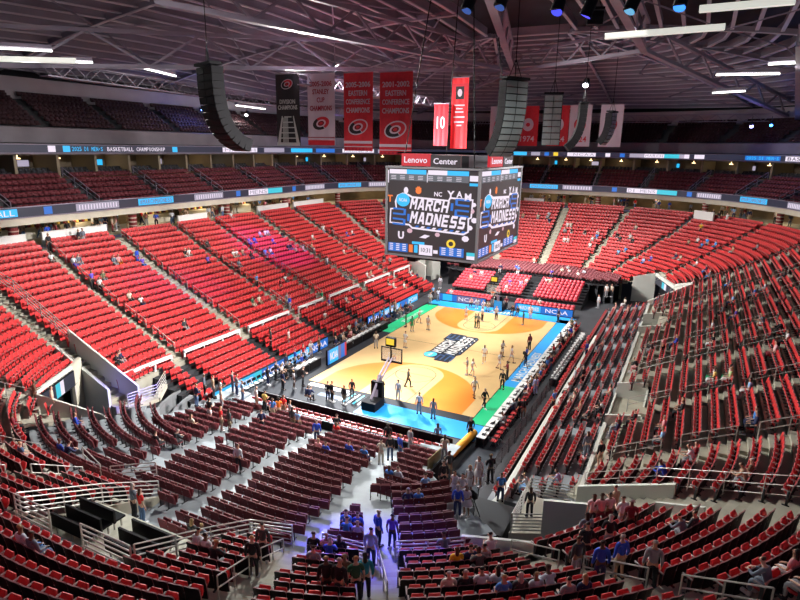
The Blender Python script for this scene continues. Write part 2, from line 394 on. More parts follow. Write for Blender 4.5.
def badge(mb, M, W, H, m, z):
    """m: dict of material indexes; the badge spans W x H"""
    k = m['k']; w = m['w']; b = m['b']; cy = m['c']; n = m['n']
    def P(pts, mi, dz): flat(mb, M, [(x*W/2, y*H/2) for x, y in pts], mi, z+dz)
    out = [(-1.0, -.80), (-1.0, .03), (-.86, .08), (-.89, .42), (-.84, .78), (-.70, .95), (-.55, .90), (-.45, .80), (.42, .80), (.45, .96), (1.0, .96), (1.0, -.02), (.94, -.10), (.96, -.78), (.84, -.97), (-.42, -.97), (-.50, -.82)]
    cx, cyy = 0., 0.
    P(out, m.get('o', w), 0)
    k2 = []
    for i, (x, y) in enumerate(out):
        (x0, y0), (x1, y1) = out[i-1], out[(i+1) % len(out)]
        e1 = Vector(((x-x0)*W, (y-y0)*H)).normalized(); e2 = Vector(((x1-x)*W, (y1-y)*H)).normalized()
        nn = Vector((e1.y+e2.y, -(e1.x+e2.x))); nn.normalize(); t = .022*W
        k2.append((x+nn.x*t/(W/2), y+nn.y*t/(H/2)))
    P(k2, k, .004)
    disc(mb, M, -.68*W/2, .55*H/2, .17*W/2, .36*H/2, cy, z+.008)
    put_text(mb, 'NCAA', M @ Matrix.Translation((-.68*W/2, .55*H/2, z+.012)), w, width=W*.10, height=H*.09)
    Mz = M @ Matrix.Translation((0, 0, z+.012))
    block_text(mb, Mz, 'MARCH', -.02*W/2, .42*H/2, W*.48, H*.31, w); block_text(mb, Mz, 'MADNESS', .20*W/2, -.33*H/2, W*.68, H*.33, w)
    for (ox, oy, sx) in ((.78, .45, 1), (-.78, -.38, -1)):
        for j in range(4):
            yy = oy+(.42-j*.28)
            P([(ox-.18*sx*0-.14, yy-.05), (ox+.14, yy-.05), (ox+.14, yy+.05), (ox-.14, yy+.05)], b, .01)
        for j in (0, 2):
            yy = oy+.42-j*.28-.14; xx = ox-.16*sx
            P([(xx-.03, yy-.17), (xx+.03, yy-.17), (xx+.03, yy+.17), (xx-.03, yy+.17)], b, .012)
        P([(ox-.26*sx-.03, oy-.2), (ox-.26*sx+.03, oy-.2), (ox-.26*sx+.03, oy+.2), (ox-.26*sx-.03, oy+.2)], b, .012)
    for j in range(9): P([(-.35+j*.14, -.86), (-.27+j*.14, -.86), (-.23+j*.14, -.76), (-.31+j*.14, -.76)], w if j % 2 else b, .01)
# the court badge: letters read with their tops toward -x side
badge(c, frame((-.05, .02, .03), (1, 0, 0), (0, 1, 0)), 8.7, 3.6, dict(k=5, w=4, b=6, c=7, n=6, o=5), 0)
court = tag(c.build('basketball_court', CM), 'pale maple basketball court with orange stained arcs and a dark centre badge', 'basketball court')

# ---------------------------------------------------------------- fixed lower bowl terraces
D0, DT, NR = 3.2, .82, 21
def ok_fixed(x, y):
    d = dist(x, y)
    if in_hole(x, y): return False
    if in_riser(x, y): return False
    if -25.5 < x < 21 and y < 0 and d < 4.3: return False
    return True
bz = [prof(D0+DT*k+.25) for k in range(NR)]
for nm, test in (('floor_left', lambda x, y: y > 0 and abs(x) < 27), ('floor_right', lambda x, y: y <= 0 and -26 < x < 21),
                 ('floor_near', lambda x, y: (x <= -26 and y <= 0) or (x <= -27 and y > 0)), ('floor_far', lambda x, y: (x >= 21 and y <= 0) or (x >= 27 and y > 0))):
    b = MB()
    for k in range(NR):
        d = D0+DT*k; z = bz[k]
        okk = lambda x, y: test(x, y) and ok_fixed(x, y)
        ring_strip(b, d, z, d+DT, z, 0, okk, RPF)
        zb = bz[k-1] if k else 0
        if k and not (k == 4): ring_strip(b, d, zb, d+.001, z, 0, okk, RPF)
        else: ring_strip(b, d, 0 if k == 0 else zb-.6, d+.001, z, 0, okk, RPF)
    # aisle half steps
    for (p, q, hw) in AISLES:
        mx, my = (p[0]+q[0])/2, (p[1]+q[1])/2
        if not test(mx, my): continue
        ln = math.hypot(q[0]-p[0], q[1]-p[1]); ux, uy = (q[0]-p[0])/ln, (q[1]-p[1])/ln
        t = 0
        last = None
        while t < ln:
            x, y = p[0]+ux*t, p[1]+uy*t; d = dist(x, y)
            k = int((d-D0)/DT)
            if 0 <= k < NR-1 and k != last and ok_fixed(x, y):
                last = k
                # half step at the back of the tread
                frac = (D0+DT*(k+1)-d)
                tt = t+frac-.2; sx, sy = p[0]+ux*tt, p[1]+uy*tt
                if ok_fixed(sx, sy) and inview(sx, sy, bz[k], 80):
                    b.box((sx, sy, (bz[k]+(bz[k+1]-bz[k])/4)), (.4, hw*1.8, (bz[k+1]-bz[k])/2), math.atan2(uy, ux), 1)
            t += .1
    struct(b, nm, [M_tread, M_conc])
# ---------------------------------------------------------------- demountable end risers (near end)
RZ = []
b = MB()
for j in range(23):
    d = -8.4+.9*j; z = .3+.21*(d+9.3)
    RZ.append((d, z))
    okr = lambda x, y: in_riser(x, y) and not in_poly(x, y, HOLES[0]) and not (x > -27.8 and y > 9.6) and not (y < -8.7 and x > -25.3-(-8.7-y)*.95) and (d < 6.9 or in_pit(x, y))
    ring_strip(b, d, z, (min(d+.9, 7.1) if d < 6.9 else d+.9), z, 0, okr, RPF); ring_strip(b, d, z-.25 if j else 0, d+.001, z, 0, okr, RPF)
    b2 = None
struct(b, 'floor_riser', [M_gfloor, M_conc])
# ---------------------------------------------------------------- retractable stands left / right / far
b = MB(); b.box((-21.12, -.2, .17), (1.35, 16.4, .34)); struct(b, 'floor_front_row', [M_dark])
b = MB(); LROWS = []
for j in range(6):
    y0 = 11.45+.8*j; z = .25+.3*j; LROWS.append((y0, z)); b.box((-.6+0, y0+.4, z/2), (45.5, .8, z))
struct(b, 'floor_retractable_left', [M_dark])
b = MB(); RROWS = [(-12.15, .12)]
b.box((-1, -12.4, .06), (47, .8, .12), 0)
for j in range(5):
    y0 = -13.05-.82*j; z = .55+.27*j; RROWS.append((y0, z)); b.box((-1.2, y0-.41, z/2), (46.5, .82, z))
b.box((-1.2, -17.25, .8), (46.5, .3, 1.6))
struct(b, 'floor_retractable_right', [M_gfloor])
b = MB(); FROWS = []
for j in range(7):
    x0 = 21.2+.8*j; z = .55+.22*j; FROWS.append((x0, z)); b.box((x0+.4, -.4, z/2), (.8, 17.5, z))
for j in range(7):
    d = -2.9+.85*j; z = 2.35+.04*j
    ring_strip(b, d, z, d+.86, z, 0, lambda x, y: x > 26.5 and abs(y) < 14.0 and not in_hole(x, y), RPF)
    ring_strip(b, d, 0, d+.001, z, 0, lambda x, y: x > 26.5 and abs(y) < 14.0 and not in_hole(x, y), RPF)
struct(b, 'floor_retractable_far', [M_dark])
# ---- everybody in the hall: zone, then x, y, floor height, pose, top, bottom
PEOPLE = {
 'on the court': '9.98,2.16,0,b,white,white;7.47,0.12,0,s,forest,forest;7.67,-0.17,0,b,grey,black;10.54,0.35,0,s,white,black;11.78,-0.98,0,s,white,black;11.4,-4.36,0,s,forest,forest;4.12,4.49,0,s,white,white;-2.73,-4.45,0,w,white,white;-3.58,-6.2,0,w,white,white;-0.3,-5.47,0,b,white,white;-1.47,-6.72,0,w,white,white;-0.77,-7.99,0,s,royal,navy;3.08,-7.27,0,s,wine,black;-7.95,-7.85,0,s,black,black;-5.56,-7.57,0,b,wine,black;-12.29,-7.73,0,w,black,black;-10.69,-6.32,0,w,white,white;-6.41,-4.59,0,w,white,white;-6.42,-4.11,0,b,grey,white;3.94,7.15,0,b,green,green;2.9,5.89,0,s,green,green;6.1,6.53,0,w,white,white;-2.59,4.04,0,b,white,white;-4.05,6.61,0,s,cream,grey;-11.45,-0.65,0,w,charcoal,black',
 'on the near blue apron': '-14.23,-1.11,0,s,pale,pale;-15.72,-3.68,0,s,pale,grey;-15.99,-4.97,0,s,grey,grey;-14.53,0.29,0,b,black,black',
 'on the black apron at near left': '-15.68,2.35,0,s,black,black;-17.08,3.75,0,s,black,navy;-17.1,3.35,0,s,black,black;-17.11,2.21,0,s,black,khaki;-18.01,5.21,0,l,navy,grey;-18.07,4.87,0,l,navy,black;-16.45,7.57,0,s,white,white;-15.6,7.27,0,b,black,black;-17.07,8.24,0,s,navy,black',
 'behind the black end barrier': '-22.32,6.52,0.83,s,white,khaki;-22.21,5.87,0.7,b,yellow,black;-22.79,4.66,0.58,s,blue,khaki;-22.45,4.39,0.5,b,orange,khaki;-21.73,4.51,0.41,s,scarlet,khaki;-22.27,3.55,0.46,b,grey,grey;-23.88,1.64,0.8,s,sky,charcoal;-23.58,2.29,0.74,s,charcoal,khaki;-25.59,3.31,1.16,b,navy,black;-24.83,-0.59,1,s,royal,navy;-22.86,-0.85,0.59,b,black,khaki;-23.6,-0.86,0.74,t,scarlet,grey;-25.21,-5.54,1.11,b,cream,cream;-24.23,-5.65,0.93,s,black,denim;-23.81,-6.13,0.92,s,royal,denim;-22.36,-6.13,0.75,s,grey,grey;-22.03,-4.34,0.41,s,black,black',
 'in the maroon riser chairs': '-26.54,-2.23,1.36,t,pink,grey;-26.53,-2.73,1.36,t,royal,navy;-25.79,-4.05,1.2,t,royal,navy;-25.88,-4.67,1.22,t,blue,navy;-27.74,-7.23,1.74,t,blue,black;-27.96,-7.78,1.83,t,pale,navy;-28.71,-9.86,2.21,t,sky,grey;-30.59,-9.75,2.52,t,navy,black;-30.3,-10.1,2.51,t,blue,white;-31.58,-0.15,2.42,s,pale,black;-27.11,5.37,1.49,s,scarlet,khaki;-26.88,4.89,1.43,s,charcoal,khaki;-26.38,7.14,1.48,b,black,white;-28.72,6.31,1.87,t,cream,grey;-32.21,5.38,2.56,t,black,black;-32.04,5.01,2.52,l,charcoal,black;-24.4,7.94,1.29,s,cream,grey',
 'under the blue light': '-34.46,-8.33,3.14,t,blue,navy;-34.37,-8.64,3.14,t,royal,black;-34.32,-9.07,3.16,l,blue,black;-34.28,-9.49,3.19,t,lilac,grey;-34.35,-10.38,3.28,s,royal,black;-34.3,-11.03,3.33,s,violet,navy;-36.66,-11.34,4.2,s,periwinkle,navy',
 'beside the blue lit stair': '-37.06,-9.43,4.06,t,pink,grey;-37.31,-9.13,4.12,t,black,black;-38.19,-10.6,4.71,l,royal,black;-38.47,-10.23,4.77,t,grey,grey;-37.43,-10.36,4.35,t,black,black;-40.53,-11.96,5.93,s,black,black;-40.51,-12.43,6,s,black,charcoal;-40.05,-12.73,5.86,s,forest,black;-39.6,-12.79,5.68,s,teal,black;-38.99,-12.01,5.29,t,brown,grey',
 'by the wheelchair platform': '-38.5,-1.07,3.87,s,scarlet,denim;-38.51,-0.59,3.87,b,slate,black',
 'in the near left corner': '-33.28,14.74,3.77,b,brown,khaki;-32.76,13.86,3.28,s,cream,cream;-33.73,10,3.13,t,royal,grey;-38.81,6.55,4.54,t,denim,grey;-36.53,6.82,3.5,l,navy,black;-36.39,7.45,3.49,t,royal,navy;-44.41,-3.75,7.08,t,pale,blue;-44.28,-4.03,7.02,t,slate,denim;-36.77,11.42,4.26,t,wine,black',
 'in the near left end block': '-39.49,-4.13,4.08,t,charcoal,black;-39.42,-4.49,4.06,t,slate,black;-40.51,-6.45,5.3,l,white,grey;-40.85,-7.6,5.52,l,black,grey;-40.57,-6.65,5.34,t,white,black;-40.15,-8.69,5.31,s,black,black;-38.65,-7.85,4.57,s,charcoal,black',
 'behind the curved white wall': '-36.92,-14.76,5.07,t,gold,scarlet;-36.57,-15.14,5.04,t,navy,black;-36.65,-15.67,5.22,l,charcoal,black;-35.92,-15.87,5.01,t,grey,black;-34.96,-15.51,4.58,l,white,grey;-35.08,-13.68,4.12,l,slate,navy;-38.45,-16.22,6.03,t,white,black;-37.84,-16.39,5.85,t,white,grey;-39.35,-15.39,6.17,t,cream,white;-39.18,-15.81,6.21,t,black,black;-38.7,-16.83,6.3,t,blue,navy;-38.69,-17.25,6.41,t,charcoal,black;-38.35,-18.28,6.6,t,pale,grey',
 'behind the black skirted wall': '-30.42,-18.44,4.26,s,pinkwhite,black;-30.56,-18.77,4.41,b,pink,maroon;-30.14,-19.03,4.42,s,pinkwhite,maroon;-29.49,-19.19,4.35,b,tan,black;-30.89,-19.6,4.81,b,white,grey;-31.46,-19.93,5.07,s,maroon,black;-33.08,-19.35,5.26,b,black,grey;-32.9,-18.53,4.92,b,slate,black;-36.18,-19.41,6.21,s,royal,navy;-35.42,-19.93,6.15,s,royal,khaki;-36.17,-20.87,6.72,s,grey,black;-35.57,-18.62,5.74,s,charcoal,grey;-34.33,-18.73,5.4,b,black,black;-37.93,-18.08,6.38,l,pale,grey;-38.08,-18.69,6.62,t,grey,black;-38.17,-19.11,6.79,t,navy,blue',
 'in the near right corner': '-32.45,-21.64,5.97,l,slate,grey;-32.08,-22.11,6.07,t,charcoal,grey;-37.38,-23.66,8.19,l,slate,slate;-37.27,-24.13,8.35,t,scarlet,grey;-36.06,-24.4,8.08,t,pink,white',
 'in the near right bank': '-12.53,-22.95,5.23,t,white,green;-13.01,-23.37,5.42,t,yellow,white;-13.1,-23.79,5.61,t,cream,green;-13.39,-24.15,5.77,t,lime,white;-16.3,-24.56,5.97,t,sky,white;-21.63,-24.37,5.88,t,navy,black;-21.38,-24.67,6.02,t,blue,navy;-25.78,-21.21,4.63,l,royal,navy;-24.16,-22.28,4.98,l,white,grey;-23.8,-22.48,5.06,t,wine,black;-27.03,-23.74,5.88,l,tan,grey;-26.71,-24.07,6,t,brown,tan;-21.43,-20.76,4.24,t,sky,slate;-19.68,-20.96,4.33,t,pink,black;-17.88,-21.44,4.55,t,black,black;-17.27,-21.68,4.65,t,pink,charcoal;-18.53,-18.53,3.17,t,navy,slate;-17.63,-18.76,3.28,t,black,black;-18.24,-17.46,2.63,t,grey,grey;-19.87,-17.35,2.58,t,slate,black;-20.63,-16.75,2.27,s,slate,slate;-22.28,-17.69,2.74,s,black,khaki;-10.39,-26.12,6.71,t,pinkwhite,wine',
 'beside the right bank well': '-13.01,-17.14,2.47,l,white,black;-13.48,-16.51,2.15,l,black,black;-9.98,-16.83,2.31,t,cream,charcoal',
 'in the middle right bank': '-1.22,-23.19,5.34,t,white,grey;-5.04,-23.27,5.37,t,black,white;8.71,-22.17,4.88,t,slate,navy;1.01,-24.88,6.12,t,violet,navy;3.7,-24.2,5.8,t,grey,black;-6.06,-27.02,7.13,l,black,black;-8.66,-26.84,7.05,t,white,black;-2.4,-20.5,4.12,t,royal,navy;-3.69,-19.7,3.75,s,pink,black;5.14,-19.65,3.72,t,charcoal,tan;14.45,-24.92,6.14,t,slate,blue;2.1,-27.94,7.57,t,wine,black;10.67,-28.57,7.91,t,black,grey;6.43,-25.03,6.19,t,sky,navy;-6.64,-18.32,3.06,l,black,pink;-2.96,-19.1,3.45,l,charcoal,grey;8.07,-26.97,7.11,t,pale,grey;6.87,-26.08,6.69,t,blue,navy;-2.91,-26.7,6.98,l,slate,white;21.19,-21.6,4.62,t,pink,grey;17.22,-18.29,3.05,t,slate,navy',
 'in the front right bank rows': '-4.95,-15.06,1.27,s,aqua,black;-6.21,-13.46,0.7,s,pale,black;-6.23,-14.09,0.92,s,black,black;1.93,-13.05,0.55,s,royal,navy;-11.4,-13.44,0.69,t,pink,scarlet;-9.87,-13.87,0.84,t,olive,black;-10.71,-14.39,1.03,t,cream,white;-11.25,-12.87,0.48,s,blue,black;-23.61,-14.19,2.47,l,white,sky;-23.21,-15.81,1.54,l,lilac,slate;-14.78,-15.97,1.6,t,black,black;-8.57,-13.25,0.62,t,white,charcoal;-12.21,-14.11,0.93,t,wine,black;-12.92,-15.13,1.3,t,tan,black;1.9,-13.82,0.82,t,grey,black;3.88,-14.33,1.01,t,cream,navy;20.13,-13.66,0.77,t,pink,grey;21.71,-14.27,0.99,t,cream,white;17.78,-15.12,1.29,t,cream,black;18.25,-15.71,1.51,t,blue,grey;11.28,-16.89,2.34,t,lilac,grey;14.37,-13.51,0.71,t,olive,black;9.23,-14.66,1.13,t,grey,white;7.05,-17.59,2.7,t,slate,navy',
 'on the dark carpet': '-25.88,-12.61,2.29,b,black,black;-30.2,-12.38,2.79,s,royal,navy;-27.45,-10.53,2.11,s,black,black;-23.62,-9.01,1.41,b,cream,grey;-19.75,-6.93,0,s,sky,white;-17.72,-8.57,0,s,black,black;-25.92,-10.26,1.87,b,charcoal,khaki',
 'of the white cheer squad': '-28.42,-11.53,2.4,s,white,skirt;-28.65,-12.05,2.52,b,white,skirt;-27.6,-12.04,2.38,s,white,skirt;-26.38,-12.11,2.25,s,white,skirt;-29.95,-12.74,2.81,b,white,skirt',
 'on the black camera stage': '-25.67,-13.17,1.25,s,blue,navy',
 'on the white railed landing': '-27.28,-15.14,1.9,s,black,black',
 'behind the press tables': '-7.82,-10.65,0,s,periwinkle,periwinkle;-12.71,-10.59,0,s,black,black;-12.69,-10.97,0,b,black,khaki;-2.91,-10.41,0,s,blue,black;-1.97,-10.56,0,s,navy,denim;5.28,-9.93,0,b,grey,khaki;6.56,-10.28,0,s,slate,black;1.32,-10.09,0,b,scarlet,grey;11.43,-9.84,0,b,olive,charcoal;7.63,-10.79,0,s,cream,grey;21.62,-11.16,0.55,s,pale,grey;26.06,-12.08,1.12,s,cream,black;25.87,-11.48,1.1,s,white,grey',
 'at the far right corner of the court': '14.69,-7.69,0,s,navy,black;18.41,-4.51,0,b,white,grey;14.27,-4.44,0,s,white,white',
 'at the far left corner of the court': '16.52,8.6,0,s,white,grey;17.44,7.1,0,b,white,white;17.68,9.84,0,s,sky,black;14.1,8.69,0,b,pale,grey',
 'below the far basket': '16.03,2.82,0,l,white,grey;15.49,1.82,0,l,white,khaki;17,0.83,0,s,white,black;16.12,3.67,0,l,pink,black;17.23,-0.55,0,b,wine,black;15.07,-2.07,0,l,black,black;14.89,-2.75,0,l,charcoal,black;15.37,1.12,0,l,cream,grey',
 'high in the far right corner': '40.17,-21.58,8.39,s,gold,black;34.82,-21.77,6.66,t,blue,navy;35.16,-22.51,7.03,s,azure,navy;34.18,-23.16,7.02,t,azure,blue;41.13,-24.66,9.92,s,white,pale;43.48,-22.9,10.11,s,black,black;42.39,-23.67,10,b,black,grey;30.39,-25.35,7.11,t,tan,white;28.8,-28.21,8.24,t,grey,black;29.15,-21.65,5.28,t,white,grey;26.02,-22.66,5.3,t,navy,blue;22.77,-23.17,5.34,t,slate,blue;33.85,-18.9,5.32,t,navy,grey;32.48,-19.58,5.19,t,cream,white;36.93,-20.37,6.79,t,tan,wine;36.79,-21.22,7.04,t,white,black',
 'by the far corner aisle': '34.39,-15.16,4.28,t,periwinkle,blue;34.22,-15.68,4.38,t,violet,blue;37.86,-11.24,4.68,t,sky,grey;37.75,-11.8,4.74,t,blue,white;44.13,-12.67,7.65,t,cream,grey;41.52,-11.92,6.36,t,white,grey;40.84,-12.72,6.2,t,charcoal,black;41.4,-10.66,6.1,t,charcoal,black;41.99,-10.13,6.3,t,black,grey',
 'in the middle far end': '43.23,-5.08,6.53,t,black,white;41.25,-6.72,5.65,t,white,pink;42.31,-7.26,6.17,t,blue,white;43.13,-7.4,6.57,t,white,cream;44.8,-2.02,7.27,t,white,white;44.6,-2.72,7.17,t,cream,white;43.4,-2.04,6.6,t,grey,black;43.27,-3.19,6.54,t,black,white;40.22,-2.66,5.12,t,white,grey;40.32,-3.42,5.17,t,pinkwhite,white;46.29,1.67,8.03,t,grey,black;47.08,1.38,8.47,t,pale,grey;46.68,2.97,8.25,t,cream,grey;34.7,0.36,2.5,t,cream,white;34.37,-0.35,2.33,t,pale,khaki;39.91,-6.7,5.04,t,white,grey;46.63,5.73,8.24,t,tan,grey;45.81,0.87,7.77,t,navy,grey',
 'on the far red blocks': '23.73,-0.75,0.82,t,lilac,violet;25.69,-3.83,1.07,t,white,navy;25.45,-4.3,1.04,t,cream,grey;27.44,-3.96,1.3,t,violet,navy;22.6,1.29,0.67,t,pale,white;23.87,1.26,0.84,t,violet,blue;28.58,1.81,1.45,t,royal,white;28.37,1.16,1.42,t,blue,white;25.27,5.84,1.02,t,pale,grey;24.01,6.89,0.86,t,cream,grey;25.45,6.66,1.04,t,navy,grey;24.79,-1.29,0.96,t,white,blue;28.35,3.85,1.42,t,navy,grey;30.04,-4.91,1.64,t,cream,grey;28.11,-6.98,1.39,t,white,pink;30.1,-7.68,1.65,t,pale,grey;29.53,-6,1.57,t,pinkwhite,white;31.13,-5.39,1.78,t,grey,white',
 'high in the near left bank': '-20.12,32.28,9.91,s,black,black;-17.07,32.34,9.94,s,black,black;-16.59,32.42,9.97,s,slate,grey;-20.57,30.15,8.78,t,white,white;-20.11,30,8.7,t,pale,violet;-19.39,29.4,8.37,t,slate,grey;-16.34,28.78,8.03,t,slate,grey;-15.89,28.8,8.04,t,pink,orange;-13.66,28.64,7.95,s,royal,royal;-13.67,27.9,7.55,t,violet,blue',
 'in the first left bank blocks': '-18.91,27.21,7.22,t,olive,grey;-20.08,26.84,7.05,s,violet,black;-19.77,26.39,6.84,t,white,black;-18.66,23.66,5.55,t,cream,black;-18.18,23.47,5.46,t,white,navy;-7.89,28.1,7.65,t,black,white;-7.45,27.98,7.59,t,white,white;-17.25,18.73,3.26,t,charcoal,grey;-25.31,17.65,2.93,l,black,charcoal;-24.81,17.83,2.96,t,navy,grey;-6.47,26.39,6.83,t,violet,navy;-3.96,28.6,7.93,t,charcoal,black',
 'in the purple lit rows': '4.9,29.07,8.19,t,lilac,grey;5.83,28.88,8.08,t,white,white;6.63,28.73,8,t,pale,grey;-2.28,26.63,6.95,t,white,cream;-1.85,26.27,6.78,t,white,grey;-0.82,26.43,6.85,t,tan,grey;-0.74,25.75,6.53,t,black,navy;2.13,28.03,7.61,t,violet,violet;3.11,28.22,7.72,t,royal,violet;2.23,25.83,6.57,t,blue,white;3.16,25.81,6.56,t,pale,blue;8.57,28.14,7.68,t,black,grey;-3.51,25.11,6.23,t,slate,grey;5.4,26.81,7.03,t,violet,violet;4.31,32.89,10.16,t,white,pink',
 'in the middle left bank': '-4.57,21.31,4.49,s,blue,black;-8.04,18.68,3.24,t,forest,cream;-6.86,18.76,3.28,t,cream,tan;-0.38,21,4.35,t,white,grey;-2.43,19.74,3.77,s,wine,wine;-4.24,17.17,2.48,s,royal,grey;-4.12,17.65,2.73,s,grey,white;-5.87,15.17,1.48,t,pink,cream;7.02,25.23,6.28,t,black,grey;7.11,24.51,5.94,t,tan,wine;8.52,25.07,6.21,t,cream,white;6.79,25.53,6.43,t,charcoal,grey;13.03,26.66,6.96,t,white,cream;10.87,24.98,6.17,t,tan,white;17.75,27.69,7.45,t,white,pale;19.17,27.42,7.32,t,black,grey;8.81,21.08,4.39,s,pale,slate;0.72,16.4,2.1,s,green,white;0.39,15.23,1.5,s,violet,white;-2.8,13.64,0.93,b,white,charcoal;20.95,25.4,6.36,t,violet,blue;22.11,25.4,6.37,t,white,navy;14.91,22.64,5.09,t,white,cream;8.4,17.79,2.8,t,slate,grey;27.06,35.73,10.4,t,charcoal,black',
 'in the far left bank': '12.54,17.56,2.68,t,white,cream;13.53,17.05,2.42,t,tan,white;19.72,18.57,3.18,s,black,grey;20.36,17.92,2.86,b,grey,black;14.46,14.34,1.18,t,cream,white;14.41,14.92,1.39,t,black,white;15.98,13.13,0.74,t,white,tan;3.81,14.81,1.35,t,white,cream;5.19,14.67,1.3,t,navy,black;5.75,14.16,1.11,t,charcoal,grey;-9.51,13.35,0.82,s,white,cream;-11.23,14.17,1.12,s,charcoal,black;20.99,14.65,1.29,t,pale,white;22.43,14.37,1.19,t,navy,black;21.52,10.46,0.53,s,pale,grey;28.67,26.95,7.56,t,tan,grey;31.43,25.5,7.37,t,cream,white;26.8,24.77,6.33,t,white,cream;27.44,22.05,5.19,t,tan,grey',
 'beside the near left LED board': '-16.85,10,0,s,black,navy;-15.64,10.11,0,b,charcoal,black;-23.67,10.27,1.67,s,slate,black;-23.48,9.57,1.51,s,tan,grey;-23.32,9.05,1.4,b,white,black;-21.89,9.19,1.39,s,slate,denim;-22.01,8.69,1.29,b,grey,navy;-22.33,7.84,1.11,s,sky,denim;-25.44,9.28,1.64,b,navy,denim',
}
# ---------------------------------------------------------------- seats
M_edge = mat('seat_edge_trim', (.30, .13, .13), .5)
def arena_seat_parts(fold=66, dz=0.):
    """parts of a folding arena seat; x along the row, +y towards the floor, origin on the tread"""
    P = {}
    m = MB()
    # back: curved shell, red face forward and black behind, rounded top
    prof_x = [-.25, -.17, 0, .17, .25]
    def back(yoff, mi, flip):
        rows = [(.08, .02), (.60, -.035), (.82, -.075), (.91, -.095)]
        vs = []
        for z, y in rows:
            for x in prof_x:
                zz = z-(.03 if z > .85 and abs(x) > .2 else 0)
                vs.append((x*(.93 if z > .85 else 1), y+yoff-.035*(1-(x/.25)**2)+.02, zz))
        fs = []
        for r in range(3):
            for i in range(4):
                a = r*5+i; q = (a, a+1, a+6, a+5); fs.append(q if not flip else q[::-1])
        return vs, fs, mi
    v1, f1, _ = back(.0, 0, True); v2, f2, _ = back(-.045, 1, False)
    m.add(v1, f1, 0); m.add(v2, f2, 1)
    n1, n2 = 0, len(v1)
    edge = [0, 5, 10, 15, 16, 17, 18, 19, 14, 9, 4]
    m.add(v1+v2, [(edge[i], edge[i+1], edge[i+1]+n2, edge[i]+n2) for i in range(len(edge)-1)], 2)
    P['backrest'] = (m, [M_red, M_seatback, M_edge])
    m = MB()
    # flipped-up cushion, tilted in front of the back
    a = math.radians(fold)
    vs = []
    for t, th in ((0, .05), (.20, .07), (.37, .045)):
        for x in (-.205, -.1, .1, .205):
            e = .8 if (t in (0, .37) and abs(x) > .2) else 1
            y, z = .05+t*math.cos(a), .41+t*math.sin(a)
            vs.append((x*e, y+th*math.sin(a), z-th*math.cos(a)))
        for x in (-.205, -.1, .1, .205):
            e = .8 if (t in (0, .37) and abs(x) > .2) else 1
            vs.append((x*e, .05+t*math.cos(a), .41+t*math.sin(a)))
    fs = []
    for r in range(2):
        o = r*8
        for i in range(3):
            fs.append((o+i, o+i+8, o+i+9, o+i+1)); fs.append((o+4+i, o+5+i, o+13+i, o+12+i))
        fs.append((o, o+4, o+12, o+8)); fs.append((o+3, o+11, o+15, o+7))
    fs.append((0, 1, 5, 4)); fs.append((1, 2, 6, 5)); fs.append((2, 3, 7, 6))
    fs.append((16, 20, 21, 17)); fs.append((17, 21, 22, 18)); fs.append((18, 22, 23, 19))
    m.add(vs, fs, 0); P['seat'] = (m, [M_redd])
    m = MB(); m.box((-.265, .10, .63), (.05, .34, .035), mi=0); m.box((-.265, .235, .612), (.045, .05, .05), mi=0); P['armrest'] = (m, [M_arm])
    m = MB(); m.box((-.265, .02, .33), (.035, .09, .62), mi=0); m.box((-.265, .04, .02), (.06, .26, .035), mi=0); P['leg'] = (m, [M_blacksteel])
    return P
def riser_chair_parts(back=None, top=None, down=False):
    P = {}; back = back or M_maroon
    m = MB()
    a = [(-.25, .40, .0), (.25, .40, .0), (.258, .70, -.05), (.235, .88, -.085), (-.235, .88, -.085), (-.258, .70, -.05)]
    f = [(x, y, z) for x, z, y in a]; g = [(x, y-.05, z) for x, z, y in a]
    m.add(f+g, [(0, 5, 2, 1), (5, 4, 3, 2), (6, 7, 8, 11), (11, 8, 9, 10)]+[(i, (i+1) % 6, 6+(i+1) % 6, 6+i) for i in range(6)], 0)
    P['backrest'] = (m, [back])
    m = MB(); m.box((0, .22, .44) if down else (0, .13, .60), (.42, .42, .06) if down else (.42, .07, .36), rx=0 if down else math.radians(-14)); P['seat'] = (m, [top or back])
    m = MB()
    m.box((-.25, .03, .64), (.045, .26, .04), mi=0); m.box((-.25, 0, .25), (.035, .05, .50), mi=1); m.box((-.25, .05, .47), (.05, .16, .06), mi=1)
    m.box((-.25, .02, .015), (.05, .34, .03), mi=1); m.box((.0, -.02, .43), (.5, .045, .045), mi=1)
    P['frame'] = (m, [M_chrome, M_blacksteel])
    return P
def folding_chair_parts(c1, c2):
    P = {}
    m = MB(); m.box((0, .04, .45), (.42, .40, .045)); P['seat'] = (m, [c1])
    m = MB(); m.box((0, -.19, .74), (.42, .04, .24), rx=.12); P['backrest'] = (m, [c2])
    m = MB()
    for sx in (-.21, .21):
        m.beam((sx, -.20, .86), (sx, .22, 0), .025, .025); m.beam((sx, .12, .45), (sx, -.24, 0), .025, .025)
    m.beam((-.21, -.24, .02), (.21, -.24, .02), .02, .02); P['frame'] = (m, [M_blacksteel])
    return P
def merged(parts):
    """one template from several parts: verts, quads, loop data and material list"""
    v = []; f = []; mi = []; mats = []
    for nm, (m, ms) in parts.items():
        base = len(v); v += m.v
        idx = []
        for q in ms:
            if q not in mats: mats.append(q)
            idx.append(mats.index(q))
        for fc, mm in zip(m.f, m.m): f.append([i+base for i in fc]); mi.append(idx[mm])
    return np.array(v, dtype=np.float64), f, mi, mats
